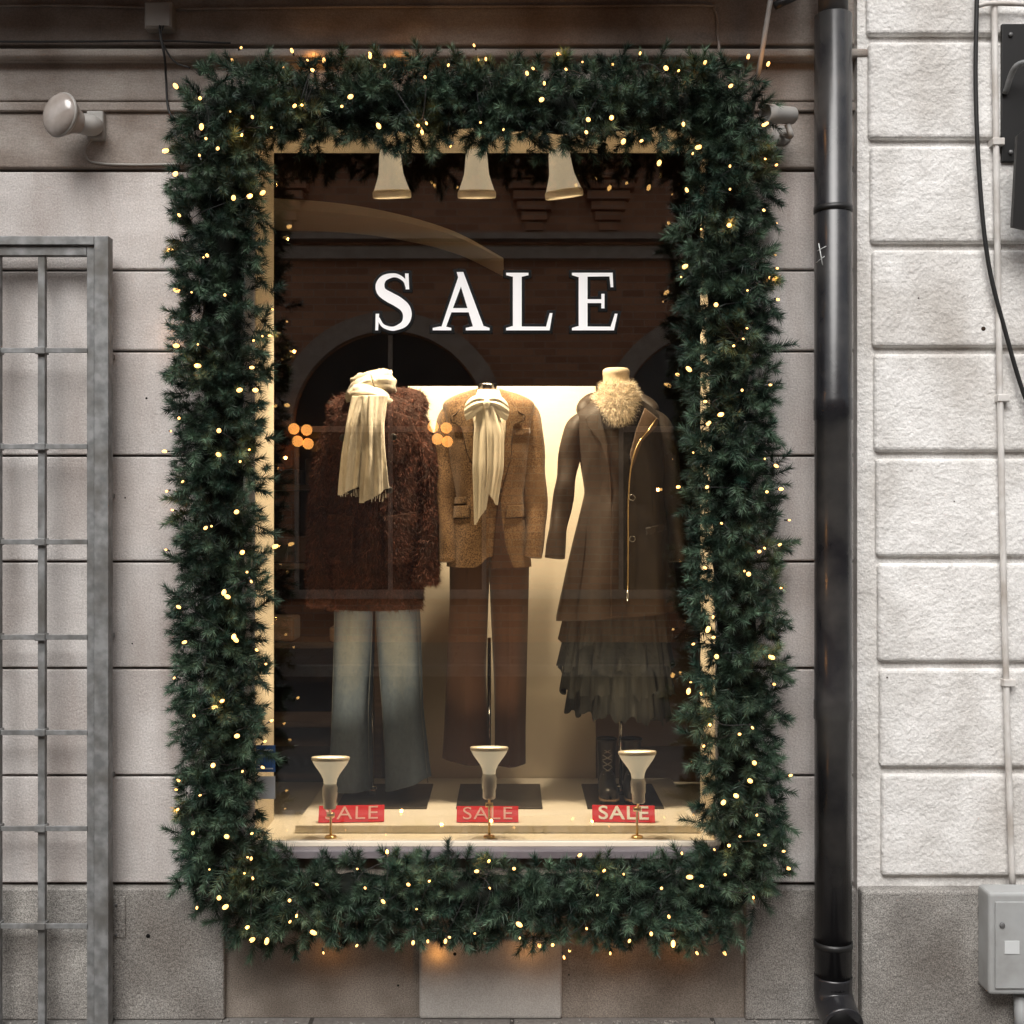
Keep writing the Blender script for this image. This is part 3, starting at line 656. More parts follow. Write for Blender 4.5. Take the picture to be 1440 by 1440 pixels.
def fade(th,t): return np.clip(np.sin(th),0,1)**2*(.08+.46*np.exp(-((t-.78)/.25)**2))+.05
jl=Loft([(840,468,526,.085),(900,467,524,.082),(1000,464,519,.078),(1112,461,521,.09)],cy=GY,p=2.1,fold=lambda th,t:.004*np.sin(5*th+3*np.sin(3*t))*(1.2-t)+.002*np.sin(7*th+5*t))
jr=Loft([(840,524,588,.085),(900,528,590,.082),(1000,535,594,.08),(1104,541,604,.09)],cy=GY,p=2.1,fold=lambda th,t:.004*np.sin(5*th+1+3*np.sin(3*t))*(1.2-t)+.002*np.sin(7*th+4*t))
jl.build('jeans_leg',M['denim'],m1,fade=fade); jr.build('jeans_leg',M['denim'],m1,fade=fade,hem=lambda th,t:(1-t)**12*.03*np.cos(th))
stitch=mat('denim_stitch',(.16,.18,.19),rough=.9)
for J,f0 in ((jl,.93),(jr,.93),(jl,-.92),(jr,-.92)):
    pts=[]
    for t in np.linspace(0.01,.99,16):
        z=J.z[0]+(J.z[-1]-J.z[0])*t; l=np.interp(z,J.z,J.l); r=np.interp(z,J.z,J.r); x=(l+r)/2+(r-l)/2*f0; pts.append((x,float(J.front(np.array([x]),np.array([z]))[0])-.001,z))
    tube('jeans_seam',pts,.0014,stitch,m1,seg=5,n=3)
cx=GX(521)
def ring(name,zc,r,rt,tilt,ph,m,g,yo=0,cxx=None):
    c=cx if cxx is None else cxx
    pts=[]
    for k in range(25):
        a=2*math.pi*k/24+ph; pts.append((c+math.cos(a)*r,GY+yo-math.sin(a)*r*.95,zc+tilt*math.cos(a+ph*1.7)))
    return tube(name,pts,rt,m,g,seg=24,n=4,fold=lambda a,t:.004*math.sin(5*a+14*t)+.003*math.sin(9*a-20*t))
ring('scarf_wrap',GZ(533),.052,.034,.014,.3,M['scarf'],m1)
ring('scarf_wrap',GZ(548),.064,.034,-.030,1.4,M['scarf'],m1,yo=-.01)
ring('scarf_wrap',GZ(566),.064,.034,.030,2.4,M['scarf'],m1,yo=-.04)
lathe('neck',[(0,.05),(.08,.05),(.10,.05),(.105,.035),(.108,.001)],(cx,GY,GZ(562)),(0,0,1),M['neck'],m1)
yf=lambda v: float(coat.front(np.array([cx]),np.array([GZ(v)]))[0])
sct=Loft([(560,500,534,.022,yf(580)-.022),(600,493,522,.02,yf(600)-.04),(640,488,519,.018,yf(640)-.04),(690,484,515,.016,yf(690)-.03)],p=2.0,fold=lambda th,t:.007*np.sin(7*th+2*t)+.003*np.sin(13*th),seg=120,nz=80)
sct.build('scarf_tail',M['scarf'],m1,hem=lambda th,t:(1-t)**10*.02*np.cos(th))
sct2=Loft([(560,513,547,.022,yf(580)-.04),(600,516,543,.02,yf(600)-.055),(650,517,546,.018,yf(640)-.055),(697,513,549,.016,yf(690)-.04)],p=2.0,fold=lambda th,t:.007*np.sin(6*th+1+3*t)+.003*np.sin(11*th),seg=120,nz=80)
sct2.build('scarf_tail',M['scarf'],m1,hem=lambda th,t:(1-t)**10*.03*np.cos(th+.3))
for u0,u1,v_,yo in ((485,515,690,.03),(514,547,697,.04)):
    for k in range(16):
        x=GX(u0+(u1-u0)*k/15); z=GZ(v_-4+random.uniform(-3,3)); tube('scarf_fringe',[(x,yf(690)-yo,z),(x+random.uniform(-.004,.004),yf(690)-yo-.004,z-.03)],.0014,M['scarf'],m1,seg=5,smooth=False)
# --- 2 blazer
m2=group('dressed_mannequin',(GX(686),GY,PZ0))
stand(m2,688,900,(641,763))
bl_=Loft([(547,662,708,.052),(554,640,734,.072),(564,622,753,.088),(582,622,753,.104),(640,630,744,.118),(700,638,736,.110),(750,631,742,.125),(797,627,747,.13)],p=2.3,
         fold=lambda th,t:.004*np.sin(4*th+3*t)*(1-t)+.0015*np.sin(9*th+12*t),smooth=8)
def hem2(th,t):
    x=np.cos(th); f=np.clip(np.sin(th),0,1)
    return (1-t)**10*f*.045*np.exp(-((x-.05)/.16)**2)
sw=lambda a,t:.003*math.sin(3*a+9*t)+.004*math.sin(22*t+2*math.cos(a))*max(0,1-abs(t-.5)*2)
bl_.build('blazer_body',M['tweed'],m2,hem=hem2)
tube('blazer_sleeve',[(GX(640),GY,GZ(572)),(GX(628),GY,GZ(590)),(GX(625),GY-.005,GZ(640)),(GX(626),GY-.02,GZ(700)),(GX(629),GY-.05,GZ(750)),(GX(631),GY-.07,GZ(789))],[.030,.042,.047,.045,.041,.039],M['tweed'],m2,seg=30,n=14,fold=sw)
tube('blazer_sleeve',[(GX(735),GY,GZ(570)),(GX(747),GY,GZ(588)),(GX(751),GY-.005,GZ(640)),(GX(753),GY-.02,GZ(700)),(GX(752),GY-.05,GZ(745)),(GX(749),GY-.07,GZ(783))],[.030,.042,.047,.045,.041,.039],M['tweed'],m2,seg=30,n=14,fold=sw)
drape('blouse_front',[(668,549),(704,549),(712,600),(708,650),(699,692),(694,692),(668,645),(662,590)],bl_,.004,M['blouse'],m2,wave=lambda x,z:.003*np.sin(x*420))
drape('trouser_front',[(700,705),(703,706),(712,770),(722,797),(692,798),(695,760)],bl_,.003,M['trouser'],m2,thick=.002)
drape('lapel',[(672,547),(660,552),(645,580),(634,588),(636,594),(650,603),(661,645),(696,693),(699,690),(680,650),(668,606),(663,575)],bl_,.013,M['tweedD'],m2,thick=.006)
drape('lapel',[(702,547),(714,552),(727,578),(737,585),(736,592),(722,601),(718,645),(703,693),(699,690),(706,650),(712,606),(710,575)],bl_,.013,M['tweedD'],m2,thick=.006)
for pl in ([(660,552),(645,580),(634,588)],[(634,588),(636,595),(650,604),(661,646),(697,694)],[(714,552),(727,578),(737,585),(736,593),(722,602),(718,646),(704,694)],[(701,695),(700,730),(694,780),(684,797)],[(703,695),(707,740),(714,780),(722,797)]):
    pts=[]
    for a,b in pl:
        x,z=GX(a),GZ(b); pts.append((x,float(bl_.front(np.array([x]),np.array([z]))[0])-.014*(b<694)-.001,z))
    tube('edge_piping',pts,.0018,M['seam'],m2,seg=5,n=6)
for po in ([(628,712),(661,711),(661,727),(629,729)],[(712,711),(744,710),(744,726),(712,728)],[(630,700),(655,699),(655,708),(631,709)]):
    drape('pocket_flap',po,bl_,.008,M['tweedD'],m2,thick=.005)
    a=po[3];b=po[2]; pts=[]
    for k in range(5):
        uu=a[0]+(b[0]-a[0])*k/4; vv=a[1]+(b[1]-a[1])*k/4+1; x,z=GX(uu),GZ(vv); pts.append((x,float(bl_.front(np.array([x]),np.array([z]))[0])-.003,z))
    tube('flap_edge',pts,.0024,M['seam'],m2,seg=5)
drape('chest_pocket',[(724,604),(745,602),(745,611),(725,613)],bl_,.006,M['tweedD'],m2,thick=.004)
x,z=GX(704),GZ(690); y=float(bl_.front(np.array([x]),np.array([z]))[0]); lathe('blazer_button',[(0,.010),(.004,.011),(.006,.008),(.005,.001)],(x,y-.016,z),(0,-1,0),M['seam'],m2,seg=20)
bc=GX(685); yb=lambda v:float(bl_.front(np.array([bc]),np.array([GZ(v)]))[0])
tube('blouse_collar',[(bc+math.cos(a)*.040,GY-.012-math.sin(a)*.045,GZ(556)+.004*math.cos(a)) for a in np.linspace(0,2*math.pi,20)],.012,M['blouse'],m2,seg=14,n=3,fold=lambda a,t:.002*math.sin(6*a+8*t))
lathe('neck',[(0,.045),(.035,.038),(.045,.039),(.052,.034),(.054,.001)],(bc,GY,GZ(556)),(0,0,1),M['chrome'],m2)
t1=Loft([(572,672,690,.014,yb(580)-.028),(610,667,691,.014,yb(610)-.026),(660,666,691,.013,yb(660)-.024),(727,669,683,.006,yb(700)-.02)],p=2,fold=lambda th,t:.0045*np.sin(5*th+2*t),seg=90,nz=70); t1.build('blouse_tie',M['blouse'],m2,hem=lambda th,t:(1-t)**8*.03*np.cos(th))
t2=Loft([(572,680,697,.014,yb(580)-.032),(610,684,708,.014,yb(610)-.034),(660,686,707,.013,yb(660)-.03),(700,684,699,.008,yb(690)-.03)],p=2,fold=lambda th,t:.0045*np.sin(5*th+1+2*t),seg=90,nz=70); t2.build('blouse_tie',M['blouse'],m2,hem=lambda th,t:(1-t)**8*-.03*np.cos(th))
# soft bow loops: puffed, drooping pillows with radial gathers from the knot
def bow(sgn):
    kx,kz=bc,GZ(570); y0=yb(575)-.040; vs=[];fs=[];na,nr=28,14; L0=.088
    for side in(-1,1):
        for i in range(nr+1):
            r=i/nr
            for j in range(na+1):
                t=j/na*2-1
                wdt=.012+.030*math.sin(math.pi*min(1,r*.62+.06))
                x=kx+sgn*(r*L0*(1-.12*t*t)); z=kz+t*wdt-.030*r*r
                puff=.016*math.sin(math.pi*min(1,r*.9+.08))*(1-t*t)**.6
                puff+=.0028*math.sin(t*11+r*2)*(1-r*.6)
                vs.append((x,y0-side*puff*(1 if side>0 else .6)+.004*r,z))
    st_=(nr+1)*(na+1)
    for sdi in range(2):
        for i in range(nr):
            for j in range(na):
                a=sdi*st_+i*(na+1)+j; f=(a,a+1,a+na+2,a+na+1); fs.append(f if sdi else f[::-1])
    return mk('bow_loop',vs,fs,M['blouse'],m2,smooth=True)
bow(-1); bow(1)
lathe('bow_knot',[(-.018,.004),(-.013,.011),(0,.014),(.013,.011),(.018,.004)],(bc,yb(571)-.050,GZ(571)),(.15,0,1),M['blouse'],m2,seg=16)
tl=Loft([(770,631,690,.10),(850,631,686,.095),(950,627,682,.085),(1030,624,686,.09),(1072,622,692,.095)],p=2.0,fold=lambda th,t:.004*np.sin(5*th+2*t)*(1.1-t)+.006*np.exp(-((th-np.pi/2)/.08)**2))
tr=Loft([(770,686,745,.10),(850,689,743,.095),(950,693,740,.085),(1030,695,738,.088),(1076,695,738,.09)],p=2.0,fold=lambda th,t:.004*np.sin(5*th+1+2*t)*(1.1-t)+.006*np.exp(-((th-np.pi/2)/.08)**2))
tl.build('trouser_leg',M['trouser'],m2,hem=lambda th,t:-(1-t)**10*.012*np.cos(th)); tr.build('trouser_leg',M['trouser'],m2)
# --- 3 long coat, skirt
m3=group('dressed_mannequin',(GX(872),GY,PZ0))
stand(m3,873,960,(826,934))
lc=Loft([(556,848,896,.055),(568,825,915,.08),(582,810,930,.095),(610,810,934,.11),(650,816,935,.118),(692,822,936,.112),(740,811,941,.128),(800,796,947,.145),(866,781,953,.16)],p=2.2,
        fold=lambda th,t:.013*np.sin(7*th+1.2)*(1-t)**1.5+.002*np.sin(6*th+8*t))
lc.build('coat_body',M['coat'],m3,hem=lambda th,t:(1-t)**14*.02*np.cos(th))
tube('coat_sleeve',[(GX(828),GY,GZ(584)),(GX(810),GY,GZ(604)),(GX(801),GY,GZ(650)),(GX(792),GY-.02,GZ(700)),(GX(784),GY-.05,GZ(745)),(GX(781),GY-.07,GZ(784))],[.034,.045,.042,.039,.036,.040],M['coat'],m3,seg=28,n=14,fold=sw)
tube('coat_sleeve',[(GX(916),GY,GZ(584)),(GX(934),GY,GZ(604)),(GX(942),GY,GZ(650)),(GX(948),GY-.02,GZ(700)),(GX(954),GY-.04,GZ(745)),(GX(956),GY-.05,GZ(790))],[.034,.046,.046,.042,.040,.040],M['coat'],m3,seg=28,n=14,fold=sw)
drape('dress_front',[(846,572),(902,572),(893,610),(884,650),(879,700),(878,864),(856,864),(858,700),(846,620)],lc,.004,M['inner'],m3)
drape('coat_lapel',[(905,575),(925,590),(922,600),(900,622),(886,660),(883,640),(892,605)],lc,.014,M['coat2'],m3,thick=.005)
drape('coat_lapel',[(842,575),(822,588),(826,602),(842,622),(855,660),(852,625),(846,600)],lc,.014,M['coat'],m3,thick=.005)
h3=tube('coat_hood',[(GX(832),GY-.01,GZ(588)),(GX(824),GY+.03,GZ(574)),(GX(838),GY+.09,GZ(562)),(GX(870),GY+.11,GZ(558)),(GX(902),GY+.09,GZ(562)),(GX(918),GY+.03,GZ(574)),(GX(912),GY-.01,GZ(588))],[.02,.035,.042,.042,.042,.035,.02],M['coat'],m3,seg=20)
def online(nm,pl,off,r,m,g,L_,n=6):
    pts=[]
    for a,b in pl:
        x,z=GX(a),GZ(b); pts.append((x,float(L_.front(np.array([x]),np.array([z]))[0])-off,z))
    return tube(nm,pts,r,m,g,seg=6,n=n)
online('zip',[(922,589),(912,603),(895,625),(885,655),(881,700),(880,760),(879,828)],.016,.0030,M['brass'],m3,lc)
online('zip_pull',[(879,828),(878,842)],.02,.005,M['chrome'],m3,lc)
online('coat_edge',[(842,600),(852,640),(857,700),(856,864)],.008,.003,M['seam'],m3,lc)
online('coat_seam',[(835,600),(828,690),(820,780),(808,862)],.001,.0015,M['inner'],m3,lc)
online('coat_seam',[(912,620),(914,690),(920,780),(930,862)],.001,.0015,M['inner'],m3,lc)
for v_ in(700,757):
    x,z=GX(886),GZ(v_); y=float(lc.front(np.array([x]),np.array([z]))[0])-.012
    tube('ring_button',[(x+math.cos(a)*.011,y,z+math.sin(a)*.011) for a in np.linspace(0,2*math.pi,17)],.0022,M['chrome'],m3,seg=6,n=2)
drape('coat_pocket',[(905,742),(935,735),(936,745),(906,752)],lc,.008,M['coat'],m3)
nx=GX(868)
lathe('neck',[(0,.055),(.09,.052),(.13,.053),(.135,.055),(.15,.053),(.157,.045),(.158,.001)],(nx,GY,GZ(572)),(0,0,1),M['neck'],m3)
fc=ring('fur_collar',GZ(560),.050,.034,.01,.5,M['scarf'],m3,cxx=nx,yo=-.005)
fc2=Loft([(540,848,890,.04,GY-.04),(565,842,895,.05,GY-.06),(585,846,892,.045,GY-.075),(598,856,882,.03,GY-.085)],p=2,nz=40).build('fur_collar_front',M['scarf'],m3)
pa,na_,_=surf_samples(fc,8000); pb2,nb2,_=surf_samples(fc2,8000)
ctr=np.array([nx,GY-.04,GZ(568)]); PQ=np.concatenate([pa,pb2])
strands('collar_fur_strands',PQ,nrm(PQ-ctr),.026,.0008,np.array([.64,.56,.44])*np.ones((len(PQ),1)),M['fur'],m3,down=.5,out=.8,jit=.45)
for k,(a,b,l0,r0,l1,r1,dd) in enumerate(((835,905,800,938,790,944,.15),(880,942,796,940,787,946,.16),(925,975,795,942,791,947,.165),(950,1006,803,938,798,941,.16))):
    kk=[15,17,19,18][k]
    sk=Loft([(a,l0,r0,dd-.03),(b,l1,r1,dd)],p=2.0,nz=24,seg=260,smooth=2,fold=(lambda kk,k:(lambda th,t:(.010*np.sin(kk*th+k)+.005*np.sin(int(kk*1.7)*th+2*k)+.004*np.sin(41*th+k))*(1-t)**.8))(kk,k))
    sk.build('skirt_tier',M['tulle'],m3,cap=False,hem=(lambda k:(lambda th,t:(1-t)**3*(.012*np.sin(13*th+k)+.008*np.sin(29*th))-(1-t)*.02*np.cos(th)*(k>2)))(k))
solem=mat('tan_boot_welt',(.30,.20,.12),rough=.6)
lacem=mat('boot_lace_cord',(.28,.26,.24),rough=.8)
for u_,dx_ in((858,-.010),(888,.004)):
    x=X(u_,.55); z0=PZ0+.009; g=m3; vs=[];fs=[];sg=24
    ss=[(.63,.020,.04),(.62,.030,.06),(.60,.034,.10),(.57,.034,.105),(.54,.035,.085),(.51,.038,.065),(.48,.040,.052),(.45,.036,.045),(.435,.022,.034),(.430,.006,.020)]
    for (yy,w_,h_) in ss:
        for k in range(sg):
            a=2*math.pi*k/sg; vs.append((x+dx_+math.cos(a)*w_,yy,z0+.018+max(0,(math.sin(a)+.35)/1.35)*h_))
    for i in range(len(ss)-1):
        for k in range(sg): fs.append((i*sg+k,i*sg+(k+1)%sg,(i+1)*sg+(k+1)%sg,(i+1)*sg+k))
    fs.append(tuple(range(sg))); mk('boot_foot',vs,fs,M['leather'],g,smooth=True)
    tube('boot_shaft',[(x+dx_,.592,z0+.06),(x+dx_,.594,z0+.12),(x+dx_,.598,z0+.18),(x+dx_,.60,z0+.225)],[.036,.034,.038,.041],M['leather'],g,seg=24)
    tube('boot_cuff',[(x+dx_+math.cos(a)*.04,.60+math.sin(a)*.04,z0+.224) for a in np.linspace(0,2*math.pi,17)],.005,M['leather'],g,seg=8,n=2)
    so=[(-.024,.635),(-.032,.60),(-.030,.54),(-.039,.49),(-.036,.45),(-.02,.43),(.02,.43),(.036,.45),(.039,.49),(.030,.54),(.032,.60),(.024,.635)]
    def slab(nm,za,zb,sc_,mm):
        vs=[(x+dx_+a*sc_,.53+(b-.53)*sc_,za) for a,b in so]+[(x+dx_+a*sc_,.53+(b-.53)*sc_,zb) for a,b in so]; n_=len(so)
        mk(nm,vs,[tuple(range(n_)),tuple(range(n_,2*n_))[::-1]]+[(i,(i+1)%n_,n_+(i+1)%n_,n_+i) for i in range(n_)],mm,g)
    slab('boot_sole',z0,z0+.014,1.0,M['rubber']); slab('boot_welt',z0+.0145,z0+.020,1.06,solem)
    for k in range(6):
        zz=z0+.075+k*.024; yy=.535+ (0 if k==0 else .012)+.004*k
        for sg_ in(-1,1): tube('boot_lace',[(x+dx_-.018*sg_,yy+.006,zz),(x+dx_,yy-.005,zz+.010),(x+dx_+.018*sg_,yy+.006,zz+.020)],.0024,lacem,g,seg=5,n=3)

# ---------------------------------------------------------------- wall fittings
wl=group('wall_floodlight',(X(110),-.1,Z(168)))
o=Vector((X(106,-.1),-.085,Z(170,-.1))); a=Vector((-.5,-1.0,.06)).normalized()
lathe('lamp_body',[(-.03,.03),(0,.040),(.025,.050),(.045,.062),(.065,.071),(.075,.074),(.083,.072),(.093,.060),(.100,.042),(.104,.02),(.105,.001)],o,a,mat('frosted_lamp_glass',(.26,.225,.20),(.38,.34,.31),rough=.10,nscale=14,spec=.8),wl)
lathe('lamp_ring',[(.066,.0745),(.072,.0775),(.079,.0745)],o,a,M['grey'],wl)
tube('lamp_neck',[o-a*.01,o+Vector((.045,.02,-.004)),Vector((X(138),-.03,Z(180)))],[.036,.036,.026],M['grey'],wl,seg=20)
box('mount',X(126),X(150),-.035,0,Z(200),Z(160),M['grey'],wl,bevel=.006)
tube('cable',[(X(136),-.02,Z(196)),(X(128),-.03,Z(206)),(X(122),-.02,Z(218)),(X(135),-.012,Z(230)),(X(190),-.012,Z(233)),(X(260),-.012,Z(232))],.0038,M['grey'],wl,seg=8)
jb=group('junction_box',(X(230),-.03,Z(22)))
box('box',X(211),X(249),-.065,-.012,Z(40,-.06),Z(3,-.06),M['grey'],jb,bevel=.005)
box('lid',X(213),X(247),-.07,-.065,Z(38,-.06),Z(5,-.06),M['grey'],jb,bevel=.003)
tube('cable_drop',[(X(232),-.06,Z(38)),(X(234),-.075,Z(62)),(X(240),-.075,Z(90)),(X(237),-.03,Z(115)),(X(241),-.03,Z(160)),(X(262),-.06,Z(185))],.0042,M['rubber'],jb,seg=8)
tube('cable_loop',[(X(240),-.06,Z(38)),(X(236),-.078,Z(66)),(X(252),-.07,Z(96)),(X(275),-.07,Z(106))],.003,M['rubber'],jb,seg=8)
tube('conduit_left',[(X(211),-.02,Z(14)),(X(100),-.02,Z(11)),(X(-60),-.02,Z(12))],.005,M['cornice'],jb,seg=8)
tube('conduit_right',[(X(249),-.02,Z(16)),(X(500),-.02,Z(13)),(X(800),-.02,Z(12)),(X(985),-.02,Z(11)),(X(1003),-.02,Z(17)),(X(1008),-.02,Z(32)),(X(1008),-.02,Z(58)),(X(1006),-.07,Z(72)),(X(1006),-.07,Z(100))],.005,M['cornice'],jb,seg=8)
tube('cable_black',[(X(-60),-.06,Z(68)),(X(120),-.06,Z(68)),(X(235),-.06,Z(67)),(X(330),-.06,Z(70))],.0035,M['rubber'],jb,seg=6)
sc=group('security_camera',(X(1095),-.12,Z(165)))
o=Vector((X(1118,-.14),-.12,Z(160,-.14))); a=Vector((-1,-.55,-.12)).normalized()
lathe('camera_body',[(0,.024),(.005,.029),(.09,.030),(.095,.033),(.125,.033),(.126,.027),(.118,.026)],o,a,M['grey'],sc,seg=28)
lathe('lens',[(.117,.024),(.1175,.001)],o,a,M['blacklet'],sc)
tube('bracket',[o+a*.03+Vector((0,0,-.03)),o+Vector((-.01,0,-.07)),(X(1098),-.02,Z(190))],.010,M['grey'],sc)
lathe('mount_plate',[(0,.035),(.012,.035),(.02,.02)],(X(1098),-.0,Z(192)),(0,-1,0),M['grey'],sc)
tube('cable',[(X(1092),-.03,Z(200)),(X(1085),-.04,Z(222)),(X(1076),-.06,Z(235)),(X(1090),-.05,Z(215))],.003,M['rubber'],sc,seg=6)
aw=group('folded_awning',(0,-.3,3.7))
box('unseen_shade_cassette',-2.6,1.02,-.40,-.02,3.70,3.90,mat('shade_cassette_paint',(.12,.11,.10),(.16,.15,.14),rough=.5),aw,bevel=.03)  # unseen box added above the view to darken the top of the wall
tube('front_bar',[(-2.6,-.43,3.70),(1.02,-.43,3.70)],.022,M['grey'],aw,smooth=False)
tube('stay_arm',[(X(1056,-.1),-.06,Z(186,-.06)),(X(1092,-.2),-.30,3.70)],.0085,M['grey'],aw,smooth=False,seg=10)
tube('arm_joint',[(X(1088,-.2),-.22,Z(8,-.22)),(X(1118,-.2),-.22,Z(-6,-.22))],.014,M['black'],aw,smooth=False)
box('arm_foot',X(1050),X(1062),-.075,0,Z(200,-.06),Z(178,-.06),M['black'],aw,bevel=.003)
cp=group('conduit_pipe',(X(1405),-.1,Z(700))); yy=RY-.03
tube('pipe',[(X(1398,yy),yy,Z(-20,yy)),(X(1402,yy),yy,Z(300,yy)),(X(1409,yy),yy,Z(700,yy)),(X(1416,yy),yy,Z(1000,yy)),(X(1424,yy),yy,Z(1252,yy))],.0105,M['conduit'],cp,seg=14)
for v_ in(200,560,960): 
    u_=1398+ v_*.0205; box('clip',X(u_-8,yy),X(u_+9,yy),yy-.014,RY+.0,Z(v_+5,yy),Z(v_-5,yy),M['conduit'],cp,bevel=.003)
eb=group('electrical_box',(X(1430),-.16,Z(1325)))
box('cabinet',X(1389,-.19),X(1500,-.19),-.20,RY-.04,Z(1398,-.19),Z(1254,-.19),M['greybox'],eb,bevel=.012)
box('door',X(1397,-.19),X(1492,-.19),-.207,-.20,Z(1388,-.19),Z(1266,-.19),M['greybox'],eb,bevel=.005)
box('door_label',X(1411,-.2),X(1432,-.2),-.2095,-.207,Z(1340,-.2),Z(1322,-.2),stw,eb)
lathe('lock',[(0,.009),(.004,.009),(.006,.006)],(X(1408,-.2),-.207,Z(1300,-.2)),(0,-1,0),M['zinc'],eb,seg=18)
tube('cable_pipe',[(X(1432,-.14),-.15,Z(1398,-.14)),(X(1434,-.14),-.15,.0)],.02,M['greybox'],eb,smooth=False)
kc=group('hanging_cable',(X(1390),-.1,Z(300)))
tube('cable',[(X(1374,-.1),-.10,Z(-20,-.1)),(X(1372,-.1),-.10,Z(120,-.1)),(X(1378,-.1),-.10,Z(260,-.1)),(X(1390,-.1),-.10,Z(370,-.1)),(X(1412,-.1),-.10,Z(460,-.1)),(X(1442,-.1),-.10,Z(560,-.1)),(X(1480,-.1),-.1,Z(640,-.1))],.0075,M['rubber'],kc,seg=10)
wb=group('wall_lantern_bracket',(X(1430),-.12,Z(130)))
box('back_plate',X(1408,-.08),X(1450,-.08),-.085,RY-.01,Z(228,-.08),Z(34,-.08),M['black'],wb,bevel=.003)
lathe('bolt',[(0,.008),(.006,.008),(.008,.004)],(X(1420,-.08),-.085,Z(215,-.08)),(0,-1,0),M['zinc'],wb,seg=6)
lathe('bolt',[(0,.008),(.006,.008),(.008,.004)],(X(1420,-.08),-.085,Z(50,-.08)),(0,-1,0),M['zinc'],wb,seg=6)
vs=[(X(1431,-.2),-.2,Z(190,-.2)),(X(1480,-.2),-.2,Z(150,-.2)),(X(1480,-.2),-.2,Z(330,-.2)),(X(1424,-.2),-.2,Z(318,-.2))]
vs+= [(v[0],v[1]+.02,v[2]) for v in vs]
mk('lantern_side',vs,[(0,1,2,3),(7,6,5,4),(0,3,7,4),(3,2,6,7),(0,4,5,1),(1,5,6,2)],M['black'],wb)
tube('arm',[(X(1415,-.1),-.09,Z(130,-.1)),(X(1430,-.15),-.15,Z(100,-.1)),(X(1470,-.2),-.19,Z(85,-.2))],.010,M['steel'],wb)
tube('top_pipe',[(X(1376,-.1),-.1,Z(8,-.1)),(X(1400,-.1),-.1,Z(5,-.1)),(X(1500,-.1),-.1,Z(8,-.1))],.008,M['conduit'],wb)
vp=group('wall_plate',(X(168),-.03,Z(1288)))
box('plate',X(157),X(181),-.036,-.03,Z(1318,-.03),Z(1260,-.03),M['granite'],vp,bevel=.003)
for v_ in(1268,1310): lathe('screw',[(0,.005),(.003,.005),(.004,.002)],(X(168),-.036,Z(v_)),(0,-1,0),M['zinc'],vp,seg=8)

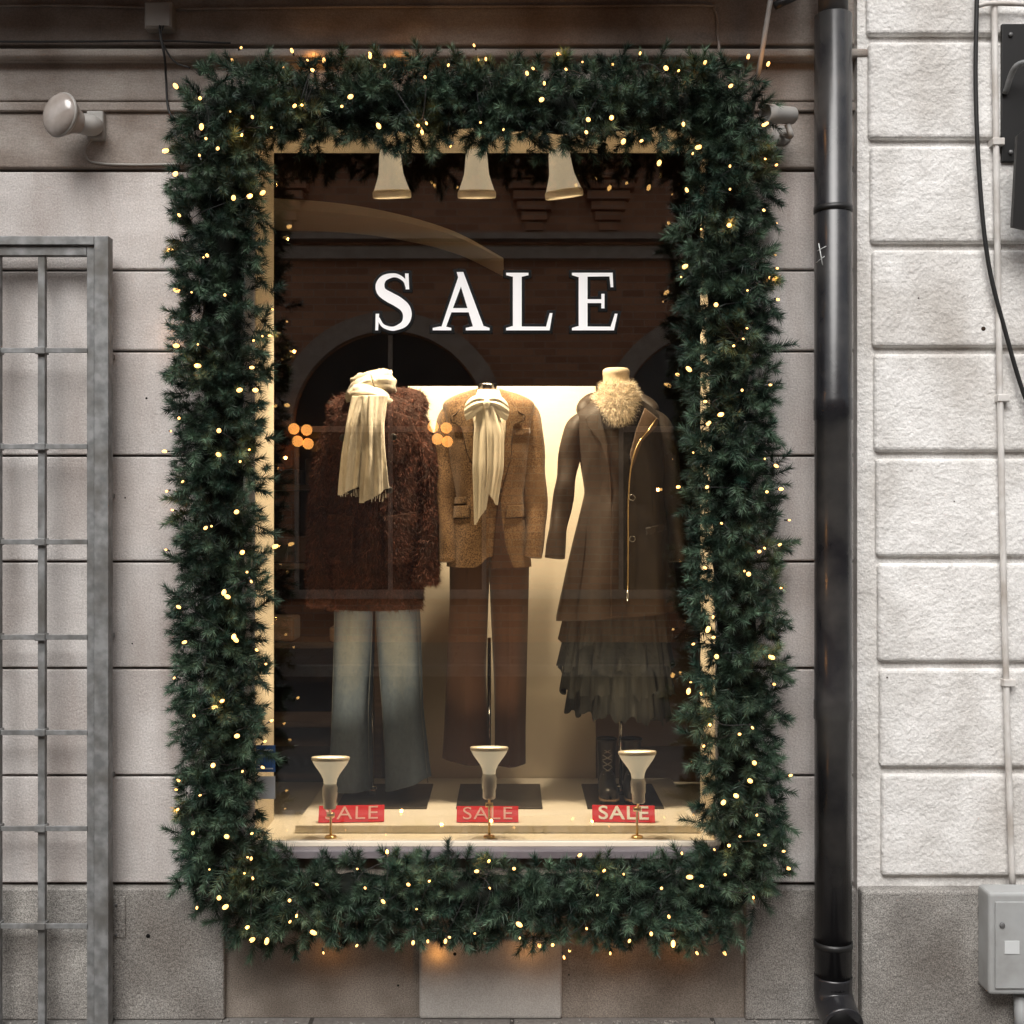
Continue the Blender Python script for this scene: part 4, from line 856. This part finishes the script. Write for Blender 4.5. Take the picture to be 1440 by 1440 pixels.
# ---------------------------------------------------------------- opposite brick building
bb=group('brick_building',(0,-12.3,0)); FY=-12
box('facade',-30,30,FY-.5,FY,0,9,M['brick'],bb)
trim=mat('stone_trim',(.36,.28,.22),(.46,.37,.30),rough=.9)
dg_=mat('dark_window',(.02,.02,.022),rough=.1)
for z_,h_,p_ in ((5.2,.16,.14),(5.45,.08,.22),(8.7,.3,.4),(.6,.12,.1)): box('string_course',-30,30,FY+.001,FY+p_,z_,z_+h_,trim,bb)
for k in range(-6,7):
    cxx=-1.65+k*4.4
    vs=[];fs=[];nn=32; r0,r1=1.32,1.58; zc=2.9
    for i in range(nn+1):
        a=math.pi*i/nn
        for r in(r0,r1):
            for yv in(FY+.002,FY+.16): vs.append((cxx+math.cos(a)*r,yv,zc+math.sin(a)*r))
    for i in range(nn):
        a=i*4;b=a+4; fs+=[(a,b,b+1,a+1),(a+2,a+3,b+3,b+2),(a+1,b+1,b+3,a+3)]
    mk('arch_moulding',vs,fs,trim,bb)
    pv=[(cxx+math.cos(math.pi*i/nn)*1.3,FY+.012,zc+math.sin(math.pi*i/nn)*1.3) for i in range(nn+1)]+[(cxx-1.3,FY+.012,.7),(cxx+1.3,FY+.012,.7)]
    mk('arched_window',pv,[tuple(range(len(pv)))],dg_,bb)
    for x_ in(-1.3,-.03,1.24): box('mullion',cxx+x_,cxx+x_+.06,FY+.02,FY+.07,.7,zc+(1.27 if abs(x_)<.1 else 0),trim,bb)
    box('transom',cxx-1.3,cxx+1.3,FY+.018,FY+.065,zc-.04,zc+.04,trim,bb)
    for xo in(1.95,2.95):
        for j in range(6):
            w_=.12+.055*j; box('corbel',cxx+xo-w_,cxx+xo+w_,FY+.003,FY+.06+.05*j,5.6+.13*j,5.6+.13*(j+1)-.02,M['brick'],bb)
        box('pilaster',cxx+xo-.42,cxx+xo+.42,FY+.004,FY+.34,6.4,8.7,M['brick'],bb)
gm=emis('orange_globe_glass',(1,.40,.09),4.0)
for u_,v_ in((427,613),(620,610)):
    k=S(12); x=(u_-720)/k; z=CH+(720-v_)/k; g=group('globe_lamp_cluster',(x,FY+.3,z))
    for a,b,c in((-.09,.08,0),(.09,.06,.05),(-.03,-.09,.05),(.10,-.12,0)):
        lathe('globe',[(-.075*math.cos(t),max(.0005,.075*math.sin(t))) for t in np.linspace(0,math.pi,14)],(x+a,FY+.3+c,z+b),(0,0,1),gm,g,seg=20)
        tube('arm',[(x+a,FY+.3+c,z+b),(x,FY+.15,z+.05),(x,FY,z)],.012,M['black'],g)

# ---------------------------------------------------------------- sky, sun, camera
w=bpy.data.worlds.new('World'); scene.world=w; w.use_nodes=True; nt=w.node_tree; N=nt.nodes; L=nt.links
sky=N.new('ShaderNodeTexSky'); sky.sky_type='NISHITA'; sky.sun_disc=False
el,az=50,192
sky.sun_elevation=math.radians(el); sky.sun_rotation=math.radians(az); sky.dust_density=6; sky.air_density=1.2; sky.ozone_density=1
hs=N.new('ShaderNodeHueSaturation'); hs.inputs['Saturation'].default_value=.26; L.new(sky.outputs[0],hs.inputs['Color'])
L.new(hs.outputs[0],N['Background'].inputs[0]); N['Background'].inputs[1].default_value=.15
sun=bpy.data.lights.new('sun','SUN'); sun.energy=2.35; sun.angle=math.radians(40); sun.color=(1,.98,.96)
so_=bpy.data.objects.new('sun',sun); col.objects.link(so_)
d=Vector((math.sin(math.radians(az))*math.cos(math.radians(el)),math.cos(math.radians(az))*math.cos(math.radians(el)),math.sin(math.radians(el))))
so_.location=d*20; so_.rotation_euler=(-d).to_track_quat('-Z','Y').to_euler()
cam=bpy.data.cameras.new('camera'); cam.lens=42; cam.sensor_width=36; cam.clip_end=300; cam.clip_start=.05
co=bpy.data.objects.new('camera',cam); col.objects.link(co); co.location=(0,-CD,CH); co.rotation_euler=(math.radians(90),0,0); scene.camera=co
